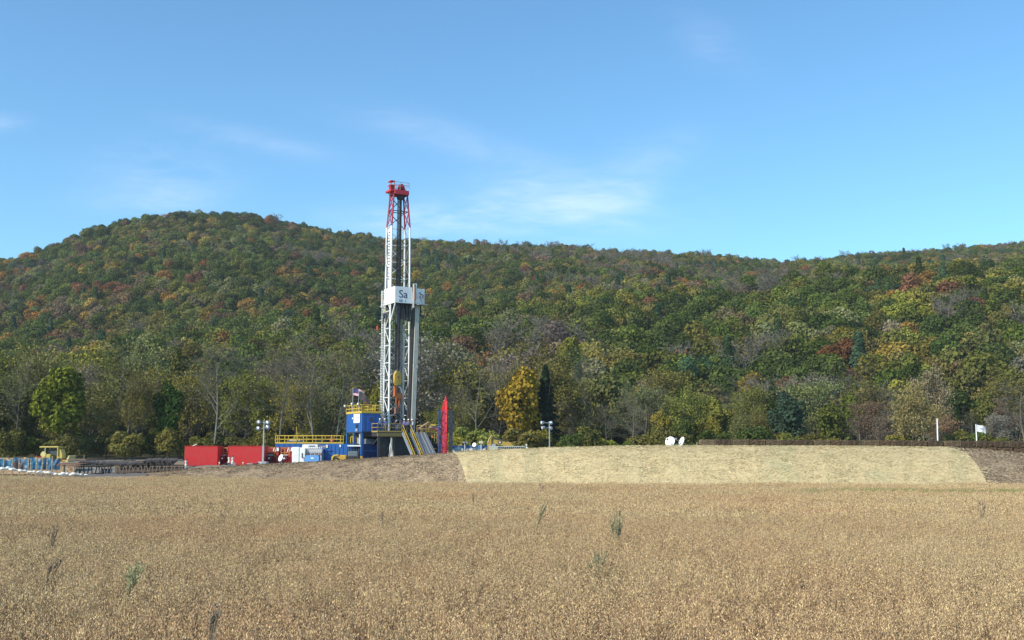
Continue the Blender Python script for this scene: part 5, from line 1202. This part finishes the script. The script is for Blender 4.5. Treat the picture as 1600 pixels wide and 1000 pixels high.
o = lin.add(V, [(r*41+c, r*41+c+1, (r+1)*41+c+1, (r+1)*41+c) for r in range(3) for c in range(40)]).build('liner', paint('grey_green_liner', (.13,.105,.08), .6, .4), None, True); tag(o, kind='structure')
# pipe racks and dark pipes
nr_ = 0
for k in range(46):
    px = 122 + k*3.28; Yp = 133.0 + (px-122)*.008; x = X(px, Yp); zt = Zof(float(np.interp(px, [120,200,240,300],[725.5,726.5,724.5,725.5])), Yp)
    for lay in range(1 if px < 222 else 2):
        r = .125; o = thing('steel_pipe', f'{ORD[k]} dark pipe from left on the {"lower" if lay == 0 else "upper"} layer of the pipe racks', 'pipe', (x + lay*.13, Yp + R.uniform(-.15,.15), zt + .0 + lay*.27), 0, 'dark pipes lying on the racks')
        MB().tube((0,0,0),(x*.052+R.uniform(-.1,.1),8.6,.30),r,None,9).build('pipe_body', RUST, o); MB().lathe([(.0,0),(.15,0),(.15,.32),(.11,.34)],9,(0,-.01,0),(0,1,.06)).build('collar', paint('black_pipe_end', (.012,.010,.010), .6, .2), o)
for k, px in enumerate((126,133,145,157,165,175,189,199,209,216,223,232,240,251,262,274,286)):
    Yp = 134.2; x = X(px, Yp); zt = Zof(728, Yp); zb = g(x, Yp)-.1
    o = thing('rack_trestle', f'{ORD[k]} dark trestle from left holding up the pipes', 'trestle', (x, Yp, zb), 0, 'trestles under the dark pipes')
    for q in (-.22,.22): MB().bar((q*1.4,-.6,0),(q*.5,-.6,zt-zb),.11).build('leg', RUST, o)
    MB().bar((-.5,-.6,zt-zb-.05),(.5,-.6,zt-zb-.05),.13).build('cross_bar', RUST, o)
wr = thing('walkway_rack', 'brown timber-topped rack on tan legs between blue tarp and dark pipes', 'rack', (X(112,131), 131, g(X(112,131),131)-.05)); zt = Zof(726,131)-wr.location.z
for k in range(5): MB().box(-1.5,1.3,-.5+k*.5,-.08+k*.5,zt+.02*k,zt+.1+.02*k).build('plank', paint('red_brown_plank', (.20,.095,.06), .8, .4), wr)
for q in (-.6,.55): MB().bar((q,-.45,0),(q,-.45,zt-.02),.18).build('leg', WOODM, wr); 
MB().bar((-1.5,-.5,zt-.12),(1.3,-.5,zt-.12),.14).build('beam', RUST, wr)
MB().box(-1.4,1.0,1.9,5.0,zt+.5,zt+.62).build('upper_deck', paint('brown_plank', (.22,.14,.09), .8, .4), wr)
pk = thing('plank_pile', 'long low pile of tan boards behind the dark pipes', 'plank pile', (X(240,146), 146, g(X(240,146),146)))
zt = Zof(719,146)-pk.location.z
for k in range(6): MB().bar((-5.0+k*.5,-.5+k*.2,zt-.55+k*.1),(4.4-k*.4+R.uniform(-.6,.6),-.3+k*.2,zt-.50+k*.1),.14,.10).build('plank', paint(('tan_plank','grey_plank')[k % 2], ((.34,.22,.12),(.25,.21,.17))[k % 2], .8, .4), pk)
MB().box(-5,4,0,1.2,0,zt-.6).build('dunnage', paint('dark_dunnage', (.08,.06,.045), .8, .4), pk)
hb = thing('blue_drum', 'bright blue drum lying on the ground under the dark pipes', 'drum', (X(169,135.2), 135.2, Zof(736,135.2))); MB().tube((-.6,0,0),(.5,0,.0),.3,None,14).build('barrel', LBLUE, hb); MB().tube((-.62,0,0),(-.605,0,0),.27,None,12).build('lid', BLUED, hb)
# bulldozer
dzr = thing('bulldozer', 'old yellow bulldozer with canopy roof and blade at the edge of wood', 'bulldozer', (X(85,150), 150, Zof(719.5,150))); zz = lambda py: Zof(py,150)-Zof(719.5,150); xx_ = lambda px: X(px,150)-X(85,150)
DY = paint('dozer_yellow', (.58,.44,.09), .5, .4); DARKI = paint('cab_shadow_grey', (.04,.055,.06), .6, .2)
MB().cbox(xx_(65),xx_(95),-.8,.9,zz(699.2),zz(697.4),.05).build('roof', DY, dzr)
for px_, yy in ((74,-.7),(74,.8),(93.5,-.7),(93.5,.8)): MB().bar((xx_(px_),yy,zz(712)),(xx_(px_),yy,zz(699.2)),.11).build('roof_post', GALV if px_ < 80 else DY, dzr)
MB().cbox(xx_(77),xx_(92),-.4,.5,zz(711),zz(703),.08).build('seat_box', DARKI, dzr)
MB().cbox(xx_(68),xx_(83),-.75,.8,zz(716.5),zz(709.6),.1).build('hood', DY, dzr); MB().lathe([(.0,0),(.36,0),(.42,.2),(.3,.5)],12,(xx_(71.5),-.8,zz(710)),(0,1,0)).build('fuel_tank', paint('pale_dozer_yellow', (.68,.56,.22), .5, .2), dzr)
MB().prism([(xx_(92),zz(716.5)),(xx_(100),zz(716.5)),(xx_(100),zz(710)),(xx_(97.5),zz(702)),(xx_(94.5),zz(702)),(xx_(92),zz(711))], -.6, .7).build('rear_guard', DY, dzr)
MB().prism([(xx_(106),zz(722)),(xx_(108),zz(722)),(xx_(109.5),zz(716)),(xx_(112.5),zz(711.5)),(xx_(113.5),zz(712)),(xx_(112),zz(718)),(xx_(111),zz(722))], -1.0, 1.2).build('blade', paint('pale_dozer_yellow', (.68,.56,.22), .5, .2), dzr)
MB().bar((xx_(95),-.75,zz(719)),(xx_(108),-.8,zz(719.5)),.2).build('push_arm', CATY, dzr)
MB().prism([(xx_(66),zz(721)),(xx_(98),zz(721)),(xx_(101),zz(719)),(xx_(98),zz(716.6)),(xx_(67),zz(716.6)),(xx_(64),zz(719))], -1.0, -.6).build('track', BLACK, dzr); MB().prism([(xx_(66),zz(721)),(xx_(98),zz(721)),(xx_(101),zz(719)),(xx_(98),zz(716.6)),(xx_(67),zz(716.6)),(xx_(64),zz(719))], .6, 1.0).build('track', BLACK, dzr)
of = thing('orange_mesh_fence', 'short orange-red mesh fence beside the yellow bulldozer', 'fence', (X(55,140), 140, Zof(722,140)))
OF = paint('orange_mesh', (.50,.12,.06), .7, .2); fz = Zof(711.5,140)-Zof(722,140)
for i in range(9): MB().bar((i*.17,0,0),(i*.17+.03*math.sin(i*2),0,fz*(.75+.25*math.sin(i*1.7))),.045).build('strand', OF, of)
for i in range(5): MB().bar((0,0,fz*.12+i*fz*.16),(1.4,0,fz*.15+i*fz*.15),.04).build('strand', OF, of)
# ================================================================== people
def body_mesh(joints, edges, radii, cols):
    """one continuous skinned figure; cols: function of (point) -> material index"""
    me = bpy.data.meshes.new('body_cage'); me.from_pydata(joints, edges, []); o = bpy.data.objects.new('body_cage', me); COL.objects.link(o)
    sk = o.modifiers.new('s', 'SKIN'); sv = me.skin_vertices[0].data if me.skin_vertices else None
    if sv is None:
        import bmesh
        bm = bmesh.new(); bm.from_mesh(me); bm.verts.layers.skin.verify(); bm.to_mesh(me); bm.free(); sv = me.skin_vertices[0].data
    for i, r in enumerate(radii): sv[i].radius = (r, r) if isinstance(r, (int, float)) else r
    for i in range(len(joints)): sv[i].use_root = (i == 0)
    o.modifiers.new('u', 'SUBSURF').levels = 1; o.modifiers['u'].render_levels = 1
    dg = bpy.context.evaluated_depsgraph_get(); out = bpy.data.meshes.new_from_object(o.evaluated_get(dg)); bpy.data.objects.remove(o); out.name = 'body'; return out
def person(label, loc, rz, pose, shirt, trousers, helmet, group=None):
    if pose == 'stand':
        J = [(0,0,.95),(0,0,1.15),(0,0,1.38),(0,0,1.50),(0,-.01,1.62),(0,-.02,1.72), (.10,0,.88),(.12,-.02,.5),(.13,.02,.1),(.13,-.12,.04), (-.10,0,.88),(-.12,-.02,.5),(-.14,.02,.1),(-.14,-.12,.04),
             (.19,0,1.40),(.27,-.03,1.14),(.24,-.22,.98),(.22,-.31,.95), (-.19,0,1.40),(-.27,.02,1.14),(-.25,-.16,.95),(-.24,-.24,.91)]
    elif pose == 'climb':
        J = [(0,0,.95),(0,-.02,1.15),(0,-.03,1.38),(0,-.02,1.50),(0,.03,1.62),(0,.05,1.72), (.10,.02,.90),(.16,.30,.70),(.14,.22,.30),(.14,.32,.24), (-.10,0,.88),(-.12,.08,.48),(-.12,.10,.08),(-.12,.22,.03),
             (.19,0,1.40),(.27,.16,1.42),(.20,.36,1.62),(.19,.40,1.70), (-.19,0,1.40),(-.27,.16,1.28),(-.20,.38,1.36),(-.19,.42,1.44)]
    else:  # lean: bending forward over the rail
        J = [(0,0,.95),(0,-.10,1.12),(0,-.30,1.30),(0,-.40,1.38),(0,-.50,1.46),(0,-.56,1.53), (.10,.03,.88),(.12,.02,.5),(.13,.06,.1),(.13,-.08,.04), (-.10,.03,.88),(-.12,.02,.5),(-.14,.06,.1),(-.14,-.08,.04),
             (.19,-.30,1.30),(.28,-.40,1.06),(.22,-.60,.98),(.20,-.68,.96), (-.19,-.30,1.30),(-.30,-.34,1.04),(-.26,-.52,.92),(-.25,-.60,.90)]
    E = [(0,1),(1,2),(2,3),(3,4),(4,5),(0,6),(6,7),(7,8),(8,9),(0,10),(10,11),(11,12),(12,13),(2,14),(14,15),(15,16),(16,17),(2,18),(18,19),(19,20),(20,21)]
    Rr = [(.15,.11),(.15,.11),(.17,.12),.06,.085,.075,.09,.065,.045,.045,.09,.065,.045,.045,.065,.05,.038,.035,.065,.05,.038,.035]
    me = body_mesh(J, E, Rr, None)
    for m in (SKIN, shirt, trousers, BLACK): me.materials.append(m)
    JV = [Vector(j) for j in J]; jm = {0:2,1:1,2:1,3:0,4:0,5:0,6:2,7:2,8:2,9:3,10:2,11:2,12:2,13:3,14:1,15:1,16:1,17:0,18:1,19:1,20:1,21:0}
    for p in me.polygons: p.material_index = jm[min(range(len(JV)), key=lambda i: (JV[i]-p.center).length)]; p.use_smooth = True
    root = thing('person', label, 'person', loc, rz, group); b = bpy.data.objects.new('body', me); COL.objects.link(b); b.parent = root
    h = JV[5]; MB().lathe([(.155,-.02),(.125,0),(.12,.07),(.08,.13),(.0,.145)],12,(h.x,h.y,h.z+.0)).lathe([(.01,-.005),(.15,-.005),(.15,.01),(.01,.01)],12,(h.x,h.y-.03,h.z)).build('hard_hat', helmet, root, True)
    f = h + Vector((0,-.085 if pose != 'climb' else .085,-.09)); MB().lathe([(.012,0),(.02,.02),(.006,.05)],6,f,(0,0,1)).build('nose', SKIN, root)
    return root
BSH = paint('blue_work_shirt', (.05,.11,.36), .8, .2); NAV = paint('navy_overall', (.03,.035,.08), .8, .2); TANT = paint('tan_trousers', (.33,.24,.13), .8, .3); PUR = paint('purple_blue_shirt', (.12,.11,.33), .8, .2); GRS_ = paint('grey_blue_overall', (.22,.27,.33), .8, .2); LAV = paint('lavender_shirt', (.30,.27,.38), .8, .2)
YH = paint('yellow_helmet', (.80,.68,.12), .35, .05)
def onrig(lx, ly, z): c, s = math.cos(TH), math.sin(TH); return (RX + lx*c - ly*s, RY + lx*s + ly*c, RIGZ + z)
grp = 'crew on the drill floor'
person('white-helmeted worker in blue shirt and dark trousers at the rail beside the doghouse', onrig(-3.55,-2.7,FZ), .3, 'stand', BSH, NAV, WHT, grp)
person('white-helmeted worker in blue shirt and tan trousers at the drill floor rail', onrig(-2.85,-2.75,FZ), .0, 'stand', BSH, TANT, WHT, grp)
person('stooping worker in navy overalls in the middle of the drill floor', onrig(-1.4,-2.4,FZ), .9, 'lean', NAV, NAV, paint('grey_helmet', (.3,.33,.38), .4, .1), grp)
person('worker in purple-blue shirt standing at the head of the stairs', onrig(.1,-2.6,FZ), -.2, 'stand', PUR, NAV, WHT, grp)
person('worker in lavender shirt just behind the head of the stairs', onrig(.85,-2.3,FZ), .6, 'stand', LAV, NAV, WHT, grp)
person('pale-clothed worker beside the foot of the racked pipe stands', onrig(1.45,-2.3,FZ), -.9, 'stand', paint('pale_shirt', (.5,.5,.48), .8, .2), GRS_, WHT, grp)
person('worker in grey-blue overalls bending over the racking board panel', onrig(2.45,YF-.35,B0-.1), -.6, 'lean', GRS_, GRS_, paint('navy_helmet', (.02,.03,.08), .4, 0), 'crew up on the mast')
MB().box(1.7,3.0,YF-.85,YF-.02,B0-.18,B0-.1).build('outer_step', GALV, board)
person('climber in dark overalls and yellow helmet on the mast ladder', onrig(-2.12-.1,-.55,zr(508)), .25, 'climb', NAV, NAV, YH, 'crew up on the mast')
sk_ = thing('red_tool_bag', 'small red bag dangling below the climber beside the ladder', 'bag', onrig(-2.9,.2,zr(517))); MB().cbox(-.14,.14,-.1,.1,0,.55,.05).build('bag_body', paint('bag_red', (.5,.06,.03), .7, .2), sk_); MB().tube((0,0,.55),(.15,0,1.5),.015,None,4).build('strap', BLACK, sk_)
# ================================================================== weeds sticking out of the field
def weed(label, px, pyb, hpx, mat, seed, lean=.0, n=26, spread=.28, kind='weed'):
    d = 2.5*F/(pyb-HZ); x = (px-800)/F*CP*d; rr = random.Random(seed); Hh = hpx*d/F + .45
    o = thing(kind, label, 'weed', (x, d, .40), 0, 'weeds standing above the soybeans'); mb = MB(); ml = MB()
    for i in range(n):
        a = rr.uniform(0, 6.28); s = rr.uniform(.2, 1)*spread; h = Hh*rr.uniform(.55, 1); tip = Vector((math.cos(a)*s+lean*h, math.sin(a)*s, h)); mid = tip*.5 + Vector((0,0,.08)); mb.path([(0,0,0), mid, tip], .004+.004*(i < 6), 3)
        for q in range(5):
            c = mid.lerp(tip, rr.uniform(.2, 1)); w = rr.uniform(.008,.018); l = Vector((rr.uniform(-.06,.06), rr.uniform(-.06,.06), rr.uniform(.03,.12))); ml.add([c, c+l*.5+Vector((w,0,0)), c+l, c+l*.5-Vector((w,0,0))], [(0,1,2,3)])
    mb.build('stems', mat, o); ml.build('leaves', mat, o); return o
WG = paint('weed_green', (.21,.20,.105), .8, .2, streak=False); WD = paint('weed_dry', (.19,.14,.09), .8, .2, streak=False); WP = paint('weed_pale', (.27,.27,.13), .8, .2, streak=False)
weed('tallest dark green weed tuft rising in mid field below the white dishes', 960, 838, 42, WG, 1, .05, 34, .24)
weed('thin grey-green weed leaning right in mid field below the straw berm', 836, 812, 32, WG, 2, .35, 18, .16)
weed('low green weed in the nearer field below the tallest tuft', 932, 878, 22, WG, 3, 0, 18, .3)
weed('pale green grass tuft low in the left part of the field', 205, 902, 26, WP, 4, .3, 30, .2)
weed('dark dry forked stalk near the left edge of the field', 86, 845, 26, WD, 5, .1, 10, .2)
weed('dark dry stalk below the forked stalk at the left', 82, 890, 26, WD, 6, .2, 12, .25)
weed('long dry leaning stalk near the bottom of the picture, left of centre', 335, 985, 52, WD, 7, .12, 12, .10)
weed('small dry stalk below the white generator', 358, 806, 14, WD, 8, -.4, 5, .1)
weed('small dry stalk standing below the mast', 600, 812, 22, WD, 9, 0, 5, .08)
weed('small dry stalk standing below the brown berm end', 740, 788, 20, WD, 10, 0, 5, .08)
weed('dry stalk low in the right part of the field', 1528, 806, 26, WD, 11, .1, 8, .2)
weed('thin dry stalk at the field edge before the straw blanket', 845, 765, 14, WD, 12, .1, 6, .3)
# ------------------------------------------------------------------ haze: thin even air round the whole place
hz = MB().box(-2650, 2650, -140, 1960, -1.5, 240).build('haze', BLACK)
hm = bpy.data.materials.new('air'); hm.use_nodes = True; hn = hm.node_tree; hn.nodes.clear()
ho = hn.nodes.new('ShaderNodeOutputMaterial'); hv = hn.nodes.new('ShaderNodeVolumePrincipled')
hv.inputs['Color'].default_value = (.92,.97,1,1); hv.inputs['Density'].default_value = .00009; hv.inputs['Density Attribute'].default_value = ''; hv.inputs['Anisotropy'].default_value = .1
hn.links.new(hv.outputs[0], ho.inputs['Volume']); hz.data.materials.clear(); hz.data.materials.append(hm); tag(hz, kind='stuff')
